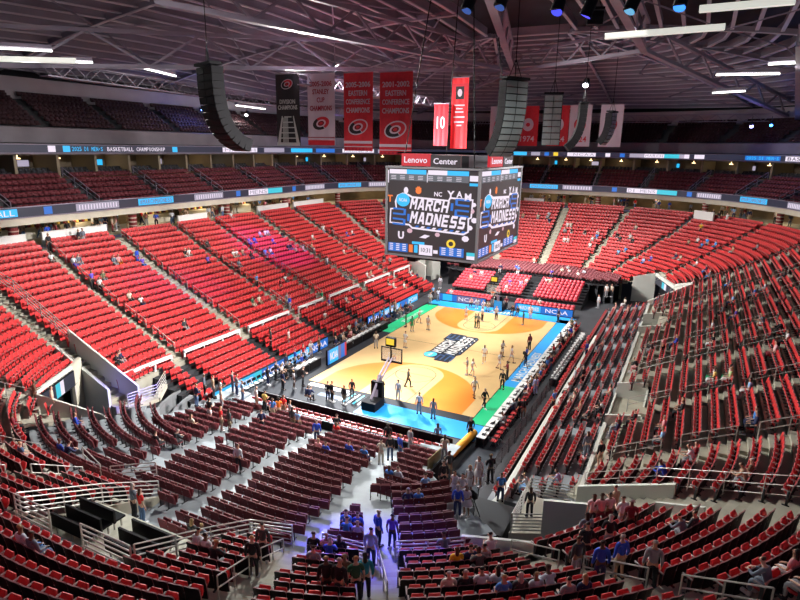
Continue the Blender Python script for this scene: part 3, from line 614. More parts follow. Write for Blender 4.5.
def tile2(name, pairs):
    """one object from several (template, spots) pairs that share their material list"""
    os_ = [tile(name, t_, s_) for t_, s_ in pairs if s_]
    if len(os_) == 1: return os_[0]
    co = []; lv = []; ls = []; mi = []; vo = lo = 0
    for o in os_:
        me = o.data; a = np.zeros(len(me.vertices)*3, np.float32); me.vertices.foreach_get('co', a); co.append(a)
        b = np.zeros(len(me.loops), np.int32); me.loops.foreach_get('vertex_index', b); lv.append(b+vo)
        c_ = np.zeros(len(me.polygons), np.int32); me.polygons.foreach_get('loop_start', c_); ls.append(c_+lo)
        d_ = np.zeros(len(me.polygons), np.int32); me.polygons.foreach_get('material_index', d_); mi.append(d_)
        vo += len(me.vertices); lo += len(me.loops)
    me = bpy.data.meshes.new(name); A = np.concatenate(co); me.vertices.add(len(A)//3); me.vertices.foreach_set('co', A)
    A = np.concatenate(lv); me.loops.add(len(A)); me.loops.foreach_set('vertex_index', A)
    A = np.concatenate(ls); me.polygons.add(len(A)); me.polygons.foreach_set('loop_start', A)
    me.polygons.foreach_set('material_index', np.concatenate(mi)); me.update(calc_edges=True)
    for m in os_[0].data.materials: me.materials.append(m)
    for o in os_: bpy.data.objects.remove(o)
    o = bpy.data.objects.new(name, me); COL.objects.link(o); return o
def tile(name, tmpl, spots):
    """one mesh holding the template at every spot (x, y, z, rz)"""
    v, f, mi, mats = tmpl; N = len(spots); nv = len(v)
    sp = np.array(spots); c, s = np.cos(sp[:, 3]), np.sin(sp[:, 3])
    X = v[None, :, 0]*c[:, None]-v[None, :, 1]*s[:, None]+sp[:, 0:1]
    Y = v[None, :, 0]*s[:, None]+v[None, :, 1]*c[:, None]+sp[:, 1:2]
    Z = v[None, :, 2]+sp[:, 2:3]
    co = np.stack([X, Y, Z], -1).reshape(-1, 3).astype(np.float32)
    lens = np.array([len(q) for q in f]); flatv = np.concatenate([np.array(q) for q in f])
    loops = (flatv[None, :]+(np.arange(N)*nv)[:, None]).ravel().astype(np.int32)
    tot = np.tile(lens, N).astype(np.int32); start = np.concatenate([[0], np.cumsum(tot)[:-1]]).astype(np.int32)
    me = bpy.data.meshes.new(name); me.vertices.add(len(co)); me.vertices.foreach_set('co', co.ravel())
    me.loops.add(len(loops)); me.loops.foreach_set('vertex_index', loops)
    me.polygons.add(len(tot)); me.polygons.foreach_set('loop_start', start)
    me.polygons.foreach_set('material_index', np.tile(np.array(mi), N).astype(np.int32))
    me.update(calc_edges=True); me.validate()
    for m in mats: me.materials.append(m)
    o = bpy.data.objects.new(name, me); COL.objects.link(o); return o
def proto_meshes(parts): 
    out = []
    for nm, (m, ms) in parts.items():
        me = m.mesh(nm)
        for q in ms: me.materials.append(q)
        out.append((nm, me))
    return out
def place(name, protos, x, y, z, rz, label, cat, group):
    r = empty(name, (x, y, z), rz); tag(r, label, cat, group)
    for nm, me in protos:
        o = bpy.data.objects.new(nm, me); COL.objects.link(o); o.parent = r
    return r
def face(nx, ny): return math.atan2(-ny, -nx)-PI/2

seat_spots = []      # (x, y, z, rz, row, block)
def near_aisle(x, y, al=AISLES): return any(seg_dist(x, y, a[0], a[1]) < a[2] for a in al)
def block_of(x, y):
    d = dist(x, y)
    if y > 12 and x > -27: return 'left bank'
    if x > 26: return 'far end'
    if y < -12 and x > -27.5: return 'right bank'
    if y > 3: return 'near left corner'
    if y > -8.6: return 'near left end block'
    if y > -15.5 and x < -34: return 'near end block'
    return 'near right corner'
for k in range(NR):
    d = D0+DT*k
    for (x, y, nx, ny) in ring_walk(d+.30):
        z = bz[k]
        if not ok_fixed(x, y) or not ok_fixed(x+nx*.2, y+ny*.2) or not inview(x, y, z+.4, 90): continue
        if near_aisle(x, y) or in_hole(x-nx*.3, y-ny*.3): continue
        if y < 0 and -25.5 < x < 21 and d < 4.4: continue
        if in_riser(x, y) or (dist(x, y) < 7.2 and x < -28 and -15 < y < 13): continue
        seat_spots.append((x, y, z, face(nx, ny), k, block_of(x, y)))
# retractable banks
for j, (y0, z) in enumerate(LROWS):
    for i in range(84):
        x = -22.3+.53*i
        if any(abs(x-a) < .75 for a in (-20.5, -12.6, -4.9, 1.4, 9.5, 17.8)): continue
        if x > 22.3: continue
        seat_spots.append((x, y0+.35, z, PI, -1-j, 'left bank'))
for j, (y0, z) in enumerate(RROWS):
    for i in range(84):
        x = -23.8+.53*i
        if any(abs(x-a) < .7 for a in (12.7, 5.2, -2.4, -7.7, -15.0, -22.3)) and j: continue
        if x > 21: continue
        if j == 0 and (abs(x-5) < 1.5): continue
        seat_spots.append((x, y0-.35, z, 0, -1-j, 'right bank'))
def snap_people(spots, reach=1.0):
    taken = set(); P3 = np.array([s[:3] for s in spots])
    for zone, lst in FOLK.items():
        for q in lst:
            if q[3] not in 'tl' or q[6]: continue
            d2 = ((P3[:, :2]-np.array([q[0], q[1]]))**2).sum(1)
            for i in np.argsort(d2)[:6]:
                if d2[i] > reach**2: break
                if i in taken: continue
                taken.add(int(i)); q[0], q[1], q[2] = spots[i][0], spots[i][1], spots[i][2]; q[6] = True; q[7] = spots[i][3]; break
    return {spots[i][:3] for i in taken}
FOLK = {z: [[float(a) for a in e.split(',')[:3]]+e.split(',')[3:6]+[False, None] for e in s.split(';')] for z, s in PEOPLE.items()}
TAKEN = snap_people(seat_spots)
seat_spots.sort(key=lambda s: (Vector(s[:3])-CAM).length)
NEAR_SEATS = seat_spots[:300]; REST = seat_spots[300:]
AP = arena_seat_parts(); app = proto_meshes(AP); AO = arena_seat_parts(4); apo = proto_meshes(AO)
for (x, y, z, rz, k, blk) in NEAR_SEATS:
    place('arena_seat', apo if (x, y, z) in TAKEN else app, x, y, z, rz, 'red flip-up arena seat in the %s row of the %s' % (ordinal(max(0, k)), blk), 'seat', 'red arena seats, row %d of the %s' % (k+1, blk))
o = tile2('arena_seats', [(merged(AP), [s[:4] for s in REST if s[:3] not in TAKEN]), (merged(AO), [s[:4] for s in REST if s[:3] in TAKEN])]); tag(o, 'thousands of red flip-up arena seats filling the rest of the lower bowl', 'seats', kind='stuff')
print('fixed seats', len(seat_spots))

# dark riser chairs at the near end
rs = []
def riser_row_block(x, y):
    if y > 4.6: return 'leftmost riser block'
    if y > -.7: return 'second riser block'
    if y > -6: return 'middle riser block'
    return 'riser block by the tunnel carpet'
for j, (d, z) in enumerate(RZ):
    walk = ring_walk(d+.38)
    if d < -1.2:
        walk = [(-30.5-(d+.38), 8.4-.53*i, -1, 0) for i in range(34)]
    for (x, y, nx, ny) in walk:
        if not okr(x, y) or not in_riser(x-.1, y) or not inview(x, y, z, 60): continue
        if near_aisle(x, y, R_AISLES) or x > -21.9: continue
        if in_poly(x-nx*.4, y-ny*.4, HOLES[0]) or in_poly(x, y, HOLES[1]): continue
        if in_pit(x, y) and (x < -39.4 or y > -.4 or y < -5.5 or (y > -1.6 and x < -37.6)): continue
        if y < -8.2 and x > -26: continue
        if y > 8.6 and x > -28.3: continue
        if dist(x, y) > 6.75 and not in_pit(x, y): continue
        rs.append((x, y, z, face(nx, ny), j, riser_row_block(x, y)))
TAKEN |= snap_people(rs)
rs.sort(key=lambda s: (Vector(s[:3])-CAM).length)
RP_ = riser_chair_parts(); rpp = proto_meshes(RP_); RPO = riser_chair_parts(down=True); rpo = proto_meshes(RPO)
for (x, y, z, rz, j, blk) in rs[:300]:
    place('riser_chair', rpo if (x, y, z) in TAKEN else rpp, x, y, z, rz, 'maroon riser chair, %s row from court, %s' % (ordinal(j), blk), 'chair', 'maroon riser chairs, row %d, %s' % (j+1, blk))
if rs[300:]: tag(tile2('riser_chairs', [(merged(RP_), [s[:4] for s in rs[300:] if s[:3] not in TAKEN]), (merged(RPO), [s[:4] for s in rs[300:] if s[:3] in TAKEN])]), 'remaining rows of dark maroon padded riser chairs nearer the court', 'chairs', kind='stuff')
print('riser', len(rs))
# front chair row behind the black barrier and the far end blocks
FP = riser_chair_parts(M_red, M_redd); M_pinkred = mat('seat_pink_red', (.62, .045, .07), .5, var=.1)
fs = []
for i in range(31): fs.append((-21.15, 7.6-.52*i, .25, -PI/2))
fcp = proto_meshes(folding_chair_parts(M_red, M_red))
for i, s in enumerate(fs): place('folding_chair', fcp, s[0], s[1], 0.34, s[3], 'red folding chair in the single row between the two black end barriers', 'chair', 'red folding chairs between the black end barriers')
sp = []
for j, (x0, z) in enumerate(FROWS):
    for i in range(33):
        y = -8.3+.52*i
        if abs(y+1.9) < .8 or abs(y-3.2) < .8: continue
        sp.append((x0+.4, y, z, PI/2))
for xx in (17.9, 18.6):
    for i in range(32):
        y = -8.6+.53*i
        if abs(y-.3) < 1.6: continue
        sp.append((xx, y, .35 if xx > 18.2 else .15, PI/2))
FP2 = riser_chair_parts(M_pinkred, M_pinkred)
snap_people(sp, .9)
tag(tile('court_end_seats', merged(FP2), sp), 'blocks of pink-red folding seats behind the far basket', 'seats', kind='stuff')
sp = []
for j in range(7):
    d = -2.9+.85*j; z = 2.35+.04*j
    for (x, y, nx, ny) in ring_walk(d+.4):
        if x < 26.8 or abs(y) > 13.5 or near_aisle(x, y) or in_hole(x, y): continue
        sp.append((x, y, z, face(nx, ny)))
snap_people(sp, .9)
tag(tile('dark_end_seats', merged(riser_chair_parts(mat('seat_dark_rose', (.16, .03, .04), .6), M_maroon)), sp), 'dark rose seats on the flat deck above the far red blocks', 'seats', kind='stuff')
# ---------------------------------------------------------------- walls of the vomitories and parapets
w = MB(); WM = [M_white, M_cream, M_black, M_conc, M_bright]
# near left: twin walls with a stair between
w.wall((-26.85, 20.6), (-26.85, 13.4), 0, 6.1, 0, 2.95, .14, 0)
w.wall((-28.35, 20.2), (-28.35, 14.6), 0, 5.35, 0, 3.0, .16, 0)
for i in range(9):
    y = 20.2-.72*i; z = prof(dist(-27.6, y))-.15
    w.box((-27.6, y, z/2), (1.4, .72, z), mi=3)
w.wall((-33.3, 14.5), (-31.3, 11.4), 0, 4.6, 0, 3.1, .14, 0)
w.wall((-31.3, 11.4), (-31.0, 10.9), 0, 3.1, 0, 2.6, .14, 0)
w.wall((-33.3, 14.6), (-29.5, 16.7), 4.5, 4.75, 4.5, 4.75, .22, 0)
w.wall((-29.5, 16.7), (-28.35, 17.4), 0, 4.75, 0, 4.9, .22, 1)
w.wall((-33.9, 15.2), (-29.0, 18.0), 0, 3.3, 0, 3.3, .1, 2)
w.prism([(-27.7, 15.2), (-27.7, 13.2), (-25.6, 12.9), (-25.6, 13.6), (-26.4, 15.0)], 1.35, 1.6, 1)
w.prism([(-25.7, 13.4), (-25.5, 12.9), (-23.4, 14.5), (-23.6, 15.0)], 1.3, 1.6, 1)
struct(w, 'wall_near_left', WM)
w = MB()
w.wall((-28.3, -16.0), (-28.6, -20.6), 0, 3.75, 0, 4.9, .16, 0)
w.wall((-32.85, -16.8), (-30.1, -18.9), 0, 4.6, 0, 4.85, .14, 2); w.wall((-32.85, -16.8), (-30.1, -18.9), 4.6, 4.7, 4.85, 4.95, .24, 4)
w.wall((-30.1, -18.9), (-28.6, -20.7), 0, 4.85, 0, 5.2, .14, 2)
w.wall((-28.6, -20.7), (-29.4, -22.5), 3, 5.3, 4, 6.1, .14, 0)
w.wall((-26.2, -17.2), (-27.2, -21.4), 0, 3.7, 0, 5.6, .2, 0)
pts = [(-33.5, -13.8, 4.45), (-33.2, -14.8, 4.5), (-33.0, -15.8, 4.6), (-32.85, -16.75, 4.7)]
for a, b in zip(pts, pts[1:]): w.wall(a[:2], b[:2], 0, a[2], 0, b[2], .14, 4)
w.prism([(-33.4, -13.2), (-29.2, -14.6), (-28.4, -16.2), (-31.0, -17.9), (-33.0, -16.8)], 0, .6, 3)
w.prism([(-29.0, -14.6), (-25.4, -14.6), (-25.2, -17.2), (-28.2, -16.2)], 0, 1.9, 1)
w.prism([(-28.2, -16.3), (-26.2, -17.0), (-26.9, -20.5), (-28.5, -20.5)], 0, 2.2, 3)
struct(w, 'wall_near_right', WM)
w = MB()
w.wall((30.1, -14.2), (30.6, -17.0), 0, 3.4, 0, 4.1, .16, 0)
w.wall((30.6, -17.0), (23.0, -19.6), 3.7, 4.1, 3.7, 4.2, .25, 0)
w.wall((30.9, -17.6), (23.0, -20.3), 0, 3.4, 0, 3.4, .1, 2)
w.wall((23.0, -19.6), (19.6, -21.4), 0, 4.4, 0, 5.5, .16, 0)
w.wall((18.5, -17.0), (19.4, -21.2), 0, 3.0, 0, 5.3, .22, 0)
struct(w, 'wall_far_right', WM)
w = MB()
w.wall((30.1, 14.2), (30.6, 17.0), 0, 3.4, 0, 4.1, .16, 0)
w.wall((30.6, 17.0), (26.0, 19.6), 0, 4.1, 0, 4.2, .25, 0)
w.wall((24.2, 14.0), (25.2, 20.6), 0, 3.0, 0, 5.5, .2, 0)
w.wall((30.1, 14.2), (28.0, 14.6), 0, 3.2, 0, 3.2, .2, 0)
struct(w, 'wall_far_left', WM)
w = MB()
# right bank parapet and the two accessible wells
for x0, x1 in ((-24.9, -16.2), (-10.2, 5.9), (11, 18.6)): w.wall((x0, -17.15), (x1, -17.15), 0, 2.75, 0, 2.75, .22, 0)
w.wall((-24.9, -17.15), (-26.3, -17.3), 0, 2.75, 0, 3.4, .22, 0)
for x0, x1 in ((-16.2, -10.2), (5.9, 11.0)):
    w.wall((x0, -17.1), (x0, -19.2), 0, 3.3, 0, 3.7, .16, 0); w.wall((x1, -17.1), (x1, -19.2), 0, 3.3, 0, 3.7, .16, 0)
    w.wall((x0, -17.1), (x1, -17.1), 0, 2.5, 0, 2.5, .12, 0); w.box(((x0+x1)/2, -18.2, 1.1), (x1-x0, 2.0, 2.2), mi=3)
w.wall((-16.3, -19.2), (-10.1, -19.2), 0, 3.2, 0, 3.2, .12, 0)
w.wall((5.8, -19.1), (11.1, -19.1), 0, 3.2, 0, 3.2, .12, 0)
w.wall((-24.3, -12.95), (8.5, -12.95), 0, .95, 0, .95, .28, 0)
w.wall((-24.3, -12.95), (-26.5, -12.6), 0, .95, 0, .95, .28, 0)
struct(w, 'wall_right', WM)
# white rail wall on the left bank: one per block, each a thing with its posts
blocks_l = [(-26.3, -21.2), (-19.9, -13.1), (-11.9, -5.6), (-3.9, .7), (2.1, 8.8), (10.2, 17.1), (18.4, 23.4)]
for i, (x0, x1) in enumerate(blocks_l):
    r = empty('front_rail', ((x0+x1)/2, 16.3, 1.95)); tag(r, 'white front rail before the %s block of the left bank from the near tunnel' % ordinal(i), 'rail', 'white front rails of the left bank')
    hx = (x1-x0)/2
    m = MB(); m.box((0, 0, .92), (x1-x0, .2, .26)); m.build('top_rail', [M_bright], r)
    for xx in (-hx+.05, -hx/3, hx/3, hx-.05):
        m = MB(); m.box((xx, 0, .42), (.16, .12, .85)); m.build('post', [M_bright], r)
# wheelchair deck cut into the near end: side walls
w = MB()
w.wall((-42.7, 0.05), (-36.2, 0.05), 3, 6.2, 3, 3.6, .12, 0); w.wall((-42.7, -5.95), (-36.2, -5.95), 3, 6.35, 3, 3.6, .12, 0); w.wall((-42.75, 0.05), (-42.75, -5.95), 3, 6.4, 3, 6.4, .12, 1)
w.prism([(-42.6, -.1), (-42.6, -5.8), (-39.7, -5.8), (-39.7, -.1)], 4.0, 5.3, 2)
struct(w, 'wall_platform', [M_conc, M_dark, mat('platform_floor', (.55, .54, .42), .7, var=.1)])
for g, (ya, yb) in enumerate(((-.35, -2.35), (-3.35, -5.35))):
    for i in range(3):
        x = -41.75+.58*i
        e = empty('black_bench', (x, (ya+yb)/2, 5.3)); tag(e, 'black high-backed bench on the wheelchair deck, %s group, %s from the back' % (['left', 'right'][g], ordinal(i)), 'bench')
        L_ = ya-yb
        m = MB(); m.box((-.05, 0, .62), (.08, L_, .56)); m.build('backrest', [M_seatback], e)
        m = MB(); m.box((.2, 0, .42), (.42, L_, .07)); m.build('seat', [M_black], e)
        for yy in (-L_/2+.15, 0, L_/2-.15):
            m = MB(); m.box((.0, yy, .2), (.05, .05, .4)); m.box((.3, yy, .2), (.05, .05, .4)); m.build('leg', [M_rail], e)

# ---------------------------------------------------------------- railings
def railing(pts, label, cat='railing', group=None, h=1.0, bars=(1.0, .5), sp=1.6, r=.028, m=None, name='railing'):
    """base points in 3D; posts and bars follow them"""
    o = Vector(pts[0]); e = empty(name, o); tag(e, label, cat, group)
    P = [Vector(p)-o for p in pts]; m = m or M_rail
    mb = MB()
    for bh in bars:
        for a, b in zip(P, P[1:]): mb.tube(a+Vector((0, 0, bh*h)), b+Vector((0, 0, bh*h)), r, 6)
    mb.build('rail_bar', [m], e)
    posts = []
    for a, b in zip(P, P[1:]):
        n = max(1, round((b-a).length/sp))
        posts += [a.lerp(b, i/n) for i in range(n)]
    posts.append(P[-1])
    for p in posts:
        q = MB(); q.tube(p, p+Vector((0, 0, h)), r*1.1, 6); q.build('post', [m], e)
    return e
def along(p, q, dz=0.): return [(p[0]+(q[0]-p[0])*t, p[1]+(q[1]-p[1])*t) for t in (0, 1)]
def aisle_rails(nm, lst, dstart, seglen, gap, sides, dend=20.2, cullm=10):
    for ai, (p, q, off, word) in enumerate(lst):
        ln = math.hypot(q[0]-p[0], q[1]-p[1]); ux, uy = (q[0]-p[0])/ln, (q[1]-p[1])/ln
        t = 0; n = 0
        while t < ln and dist(p[0]+ux*t, p[1]+uy*t) < dstart: t += .05
        while True:
            e = t+seglen
            x0, y0, x1, y1 = p[0]+ux*t, p[1]+uy*t, p[0]+ux*e, p[1]+uy*e
            if dist(x1, y1) > dend: break
            ox, oy = -uy*off, ux*off
            if inview(x0, y0, surf(x0, y0), cullm) or inview(x1, y1, surf(x1, y1), cullm):
                railing([(x0+ox, y0+oy, surf(x0, y0)), (x1+ox, y1+oy, surf(x1, y1))],
                        'grey handrail by the %s, %s up from the floor' % (word, ordinal(n)), 'handrail', 'handrails by the '+word, h=.95, bars=(1., .55), name='handrail', r=.026)
            n += 1; t = e+gap
LA = [(-20.5, 'nearest left bank aisle'), (-12.6, 'second left bank aisle'), (-4.9, 'third left bank aisle'), (1.4, 'fourth left bank aisle'), (9.5, 'fifth left bank aisle'), (17.8, 'sixth left bank aisle')]
aisle_rails('l', [((x, 15), (x, 34), -.55, wd) for x, wd in LA], 4.2, 2.5, .75, 1)
RAx = [(12.7, 'farthest right bank aisle'), (5.2, 'second farthest right bank aisle'), (-2.4, 'third farthest right bank aisle'), (-7.7, 'middle right bank aisle'), (-15.0, 'second nearest right bank aisle'), (-22.3, 'nearest right bank aisle')]
aisle_rails('r', [((x, -17), (x, -34), .5, wd) for x, wd in RAx], 5.2, 2.4, .9, 1)
aisle_rails('n', [((-34.2, 5.8), (-47, 16.2), .1, 'near left corner aisle'), ((-36.0, 3.9), (-48, 5.1), -.1, 'aisle above the wheelchair deck'),
                  ((-34.8, -7.5), (-49.0, -12.1), -.6, 'near end main aisle'), ((-34.0, -16.0), (-39.6, -26.5), 0, 'near right corner aisle')], 7.0, 2.2, 1.0, 1)
aisle_rails('n3', [((-34.6, -10.2), (-46, -17.6), .1, 'stair under the blue light')], 7.6, 4.0, .5, 1)
aisle_rails('f', [((32, -9.8), (46, -21.6), -.5, 'far right corner aisle'), ((28, -16.5), (37.5, -30.5), -.55, 'aisle above the far right tunnel'), ((20.5, -19), (24.0, -32.5), -.6, 'aisle beside the far right tunnel')], 5.2, 2.5, .8, 1)
R3 = lambda x, y, dz=0: (x, y, surf(x, y)+dz)
def hrail(pts, label, cat='railing', m=None, h=1.05, n=5, sp=1.7, r=.03): return railing(pts, label, cat, None, h, [1-i*.8/max(1, n-1) for i in range(n)], sp, r, m)
z3 = 3.0
hrail([(-42.6, .1, 6.3), (-39.4, .1, 4.9), (-36.6, .1, 3.5)], 'long white barred railing down the left side of the wheelchair deck')
hrail([(-42.75, .1, 6.35), (-42.75, -1.9, 6.35)], 'white barred railing at the back left of the wheelchair deck')
hrail([(-42.75, -3.6, 6.35), (-42.75, -6.0, 6.35)], 'white barred railing at the back right of the wheelchair deck')
hrail([(-42.6, -6.0, 6.3), (-39.4, -6.0, 4.9), (-37.3, -6.0, 3.9)], 'long white barred railing down the right side of the wheelchair deck')
hrail([(-37.3, -6.0, 3.9), (-36.6, -7.6, 3.75)], 'blue lit white barred railing left of the near end main aisle', n=6)
hrail([(-36.45, -9.0, 3.75), (-36.5, -11.0, 4.0)], 'blue lit white barred railing between the main aisle and the lit stair', n=6)
hrail([(-35.7, -11.9, 3.9), (-35.1, -13.0, 3.95), (-34.25, -14.2, 3.95)], 'blue lit white barred railing right of the lit stair', n=6)
hrail([(-36.9, 3.0, 3.6), (-35.6, 1.4, 3.6)], 'white barred railing dropping to the riser chairs from the near corner aisle')
hrail([(-36.3, 5.9, 3.6), (-37.0, 3.6, 3.6)], 'short white railing above the last riser chairs of the near left corner', n=3)
# vomitory railings
hrail([(-27.9, 13.3, 1.6), (-25.65, 12.95, 1.6), (-23.5, 14.5, 1.6)], 'white barred landing railing in front of the near left tunnel', h=1.1)
hrail([(-28.4, 12.6, 0), (-30.7, 11.2, 0)], 'black crowd railing at the mouth of the near left tunnel', m=M_blacksteel, n=6)
hrail([(-29.0, -14.7, 1.9), (-25.5, -14.7, 1.9)], 'white barred landing railing facing the black camera stage', h=1.1, n=6)
hrail([(-29.0, -14.7, 1.9), (-28.3, -16.1, 1.9)], 'white barred landing railing beside the black speaker by the near right tunnel', h=1.1, n=6)
hrail([(-25.5, -14.7, 1.9), (-25.2, -16.9, 1.9)], 'white barred landing railing backing onto the right bank seats', h=1.1, n=6)
hrail([(-25.4, -17.4, 3.0), (-26.4, -20.6, 4.7), (-29.8, -27, 7.8)], 'long thin grey rail over the nearest right bank vomitory wall', n=3, r=.02)
hrail([(-27.0, 20.3, 5.2), (-27.0, 26.5, 8.2), (-27.2, 33, 10.4)], 'long cream barred railing climbing beside the near left corner stair', n=4)
hrail([(-28.3, 14.7, 2.2), (-28.3, 20.2, 4.6)], 'thin rail on top of the inner near left tunnel wall', n=1, h=.9, sp=3)
hrail([(-33.4, 14.9, 3.8), (-35.2, 16.8, 4.9)], 'cream rail beside the landing above the near left tunnel sign', n=3)
# black fence along the right side walkway
hrail([(-24.0, -11.4, 0), (-8, -11.55, 0), (6, -11.7, 0)], 'long black fence between the courtside walkway and the right bank', 'fence', M_blacksteel, 1.1, 8, 1.5, .022)
e = hrail([(-25.2, -8.6, 0), (-26.9, -10.2, 0), (-28.3, -11.6, 0), (-30.4, -12.7, 0)], 'curved black fence along the carpet beside the riser chairs', 'fence', M_blacksteel, 1.1, 8, 1.5, .022)
for i in range(5):
    x = -29.5+.0; 
# ---------------------------------------------------------------- concourse, club level, ribbons, upper deck
DM = 20.4
w = MB()
ring_strip(w, DM, 10.45, 27.5, 10.45, 0)                      # concourse floor
ring_strip(w, 20.35, 12.45, 20.35, 13.15, 1)                  # beam face
ring_strip(w, 20.35, 12.45, 27.5, 12.6, 1)                    # soffit
ring_strip(w, 27.4, 10.4, 27.45, 12.7, 2)                     # back wall of the concourse
struct(w, 'wall_concourse', [M_conc, M_cream, mat('concourse_wall', (.20, .15, .09), .8, var=.5, scale=.35)])
# white half walls above the left bank
for i, (x0, x1) in enumerate([(-40, -21.4), (-19.9, -13.1), (-3.6, 1.0), (10.4, 17.3), (18.6, 26.5)]):
    m = MB(); m.box(((x0+x1)/2, 33.6, 10.9), (x1-x0, .25, 1.35)); m.box(((x0+x1)/2, 33.6, 11.6), (x1-x0+.1, .35, .06))
    tag(m.build('half_wall', [M_bright]), 'white half wall at the top of the left bank, %s from the left edge' % ordinal(i), 'half wall')
for i, (p, q) in enumerate([((44.2, -20.5), (41.8, -23.0)), ((50.8, 7), (50.9, 3.5))]):
    m = MB(); m.wall(p, q, 10.3, 11.5, 10.3, 11.5, .25); tag(m.build('half_wall', [M_bright]), ['white half wall at the top of the far right corner', 'white half wall at the top of the far end'][i], 'half wall')
# red banded columns
ci = 0
for (x, y) in [(-30.3, 34.6), (-21.8, 34.6), (-9.0, 34.6), (5.6, 34.6), (17.8, 34.6), (30.0, 33.0), (51.8, 9), (52.0, -5.5), (45.5, -21.8), (37.0, -30.5)]:
    m = MB()
    m.tube((0, 0, 0), (0, 0, 2.1), .42, 14, 0)
    for k in range(5): m.tube((0, 0, .1+k*.42), (0, 0, .2+k*.42), .44, 14, 1)
    o = m.build('concourse_column', [mat('column_red', (.20, .02, .02), .6) if ci == 0 else bpy.data.materials['column_red'], M_cream], loc=(x, y, 10.45)); ci += 1
    tag(o, 'dark red banded concourse column, %s round from the left edge' % ordinal(ci-1), 'column')
# club level rows
w = MB(); ck = []
for j in range(6):
    d = 20.9+1.0*j; z = 13.4+.5*j; ck.append((d, z)); ring_strip(w, d, z, d+1.0, z, 0); ring_strip(w, d, z-.5, d+.001, z, 0)
ring_strip(w, 20.36, 13.15, 20.9, 13.15, 0)
ring_strip(w, 26.9, 15.95, 31.0, 16.0, 1)                    # suite floor
ring_strip(w, 30.9, 15.85, 30.95, 18.7, 1)                    # suite back wall
ring_strip(w, 26.0, 18.55, 31.0, 18.6, 2)                    # suite ceiling
ring_strip(w, 26.0, 18.5, 26.0, 19.6, 2)
struct(w, 'wall_club', [M_dark, mat('suite_wall', (.12, .095, .065), .8, var=.55, scale=.25), mat('suite_soffit', (.10, .09, .09), .8)])
n = 0; w = MB()
RPS = ring_param(4.2, 9)
for p in RPS:
    a = rpt(p, 26.9); b = rpt(p, 30.9)
    if not inview(a[0], a[1], 17, 60): continue
    w.wall(a, b, 15.9, 18.6, 15.9, 18.6, .3, 0)
struct(w, 'wall_suites', [mat('suite_divider', (.22, .18, .12), .7)])
# warm lamps and small screens inside the suites
w1 = 0
for i, p in enumerate(RPS):
    q = RPS[(i+1) % len(RPS)]
    a = rpt(p, 30.2); b = rpt(q, 30.2); m_ = ((a[0]+b[0])/2, (a[1]+b[1])/2)
    if not inview(m_[0], m_[1], 17.8, 10): continue
    rz = math.atan2(p[3], p[2])
    e = MB(); e.tube((0, 0, 0), (0, 0, .12), .28, 10); e.tube((0, 0, .12), (0, 0, .42), .05, 6)
    tag(e.build('suite_lamp', [M_warm], loc=(m_[0], m_[1], 18.0)), 'small warm ceiling lamp glowing in a suite, %s round from the left' % ordinal(w1), 'lamp', 'suite lamps')
    if i % 2 == 0:
        m2 = rpt(((p[0]*2+q[0])/3, (p[1]*2+q[1])/3, p[2], p[3]), 30.6)
        e = MB(); e.box((0, 0, 0), (.1, 1.3, .75), rz, 1); e.box((-math.cos(rz)*.06, -math.sin(rz)*.06, 0), (.02, 1.2, .66), rz, 0)
        tag(e.build('suite_screen', [L_cyan if i % 4 else L_lilac, M_black], loc=(m2[0], m2[1], 17.55)), 'small glowing television in a suite, %s round from the left' % ordinal(w1), 'screen', 'suite televisions')
    l = bpy.data.lights.new('suite_lamp', 'POINT'); l.energy = 12 if (i % 3) else 40; l.color = (1, .75, .42); l.shadow_soft_size = .3
    o = bpy.data.objects.new('suite_lamp_light', l); COL.objects.link(o); c_ = rpt(p, 29.0); d_ = rpt(q, 29.0); o.location = ((c_[0]+d_[0])/2, (c_[1]+d_[1])/2, 17.7)
    if i % 2 == 0:
        l = bpy.data.lights.new('concourse_lamp', 'POINT'); l.energy = 110; l.color = (1, .78, .5); l.shadow_soft_size = .4
        o = bpy.data.objects.new('concourse_lamp_light', l); COL.objects.link(o); c_ = rpt(p, 24.5); o.location = (c_[0], c_[1], 12.1)
    w1 += 1
# club and upper deck seats
UA = []   # radial aisles
for i, p in enumerate(ring_param(7.6, 15)): UA.append((rpt(p, 20), rpt(p, 46), .7))
sp = []; sp2 = []
for j, (d, z) in enumerate(ck):
    for (x, y, nx, ny) in ring_walk(d+.3, .55):
        if inview(x, y, z, 30) and not near_aisle(x, y, UA): sp.append((x, y, z, face(nx, ny)))
clubred_shaded = mat('club_seat', (.095, .008, .014), .6)  # seat red darkened so the colour carries the club level's dim light
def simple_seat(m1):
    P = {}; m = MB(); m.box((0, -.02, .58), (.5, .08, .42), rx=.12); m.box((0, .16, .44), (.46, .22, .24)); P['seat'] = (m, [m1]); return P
tag(tile('club_seats', merged(simple_seat(clubred_shaded)), sp), 'dim red rows of club level seats between the two light ribbons', 'seats', kind='stuff')
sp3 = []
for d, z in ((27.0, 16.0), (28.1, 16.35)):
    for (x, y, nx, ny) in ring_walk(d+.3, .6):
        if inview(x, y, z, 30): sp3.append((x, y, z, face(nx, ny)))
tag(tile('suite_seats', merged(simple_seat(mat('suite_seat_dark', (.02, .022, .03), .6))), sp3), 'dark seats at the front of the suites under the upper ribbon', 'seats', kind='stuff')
w = MB(); uk = []
ring_strip(w, 26.0, 19.6, 27.2, 19.7, 0)
ring_strip(w, 27.2, 19.6, 27.3, 21.2, 1)
ring_strip(w, 27.3, 21.2, 28.0, 21.3, 1)
for j in range(7):
    d = 28+.85*j; z = 21.1+.52*j; uk.append((d, z)); ring_strip(w, d, z, d+.8, z, 0); ring_strip(w, d, z-.5, d+.001, z, 0)
ring_strip(w, 33.95, 24.2, 34.1, 26.6, 2); ring_strip(w, 34.0, 26.6, 41, 28.0, 0)
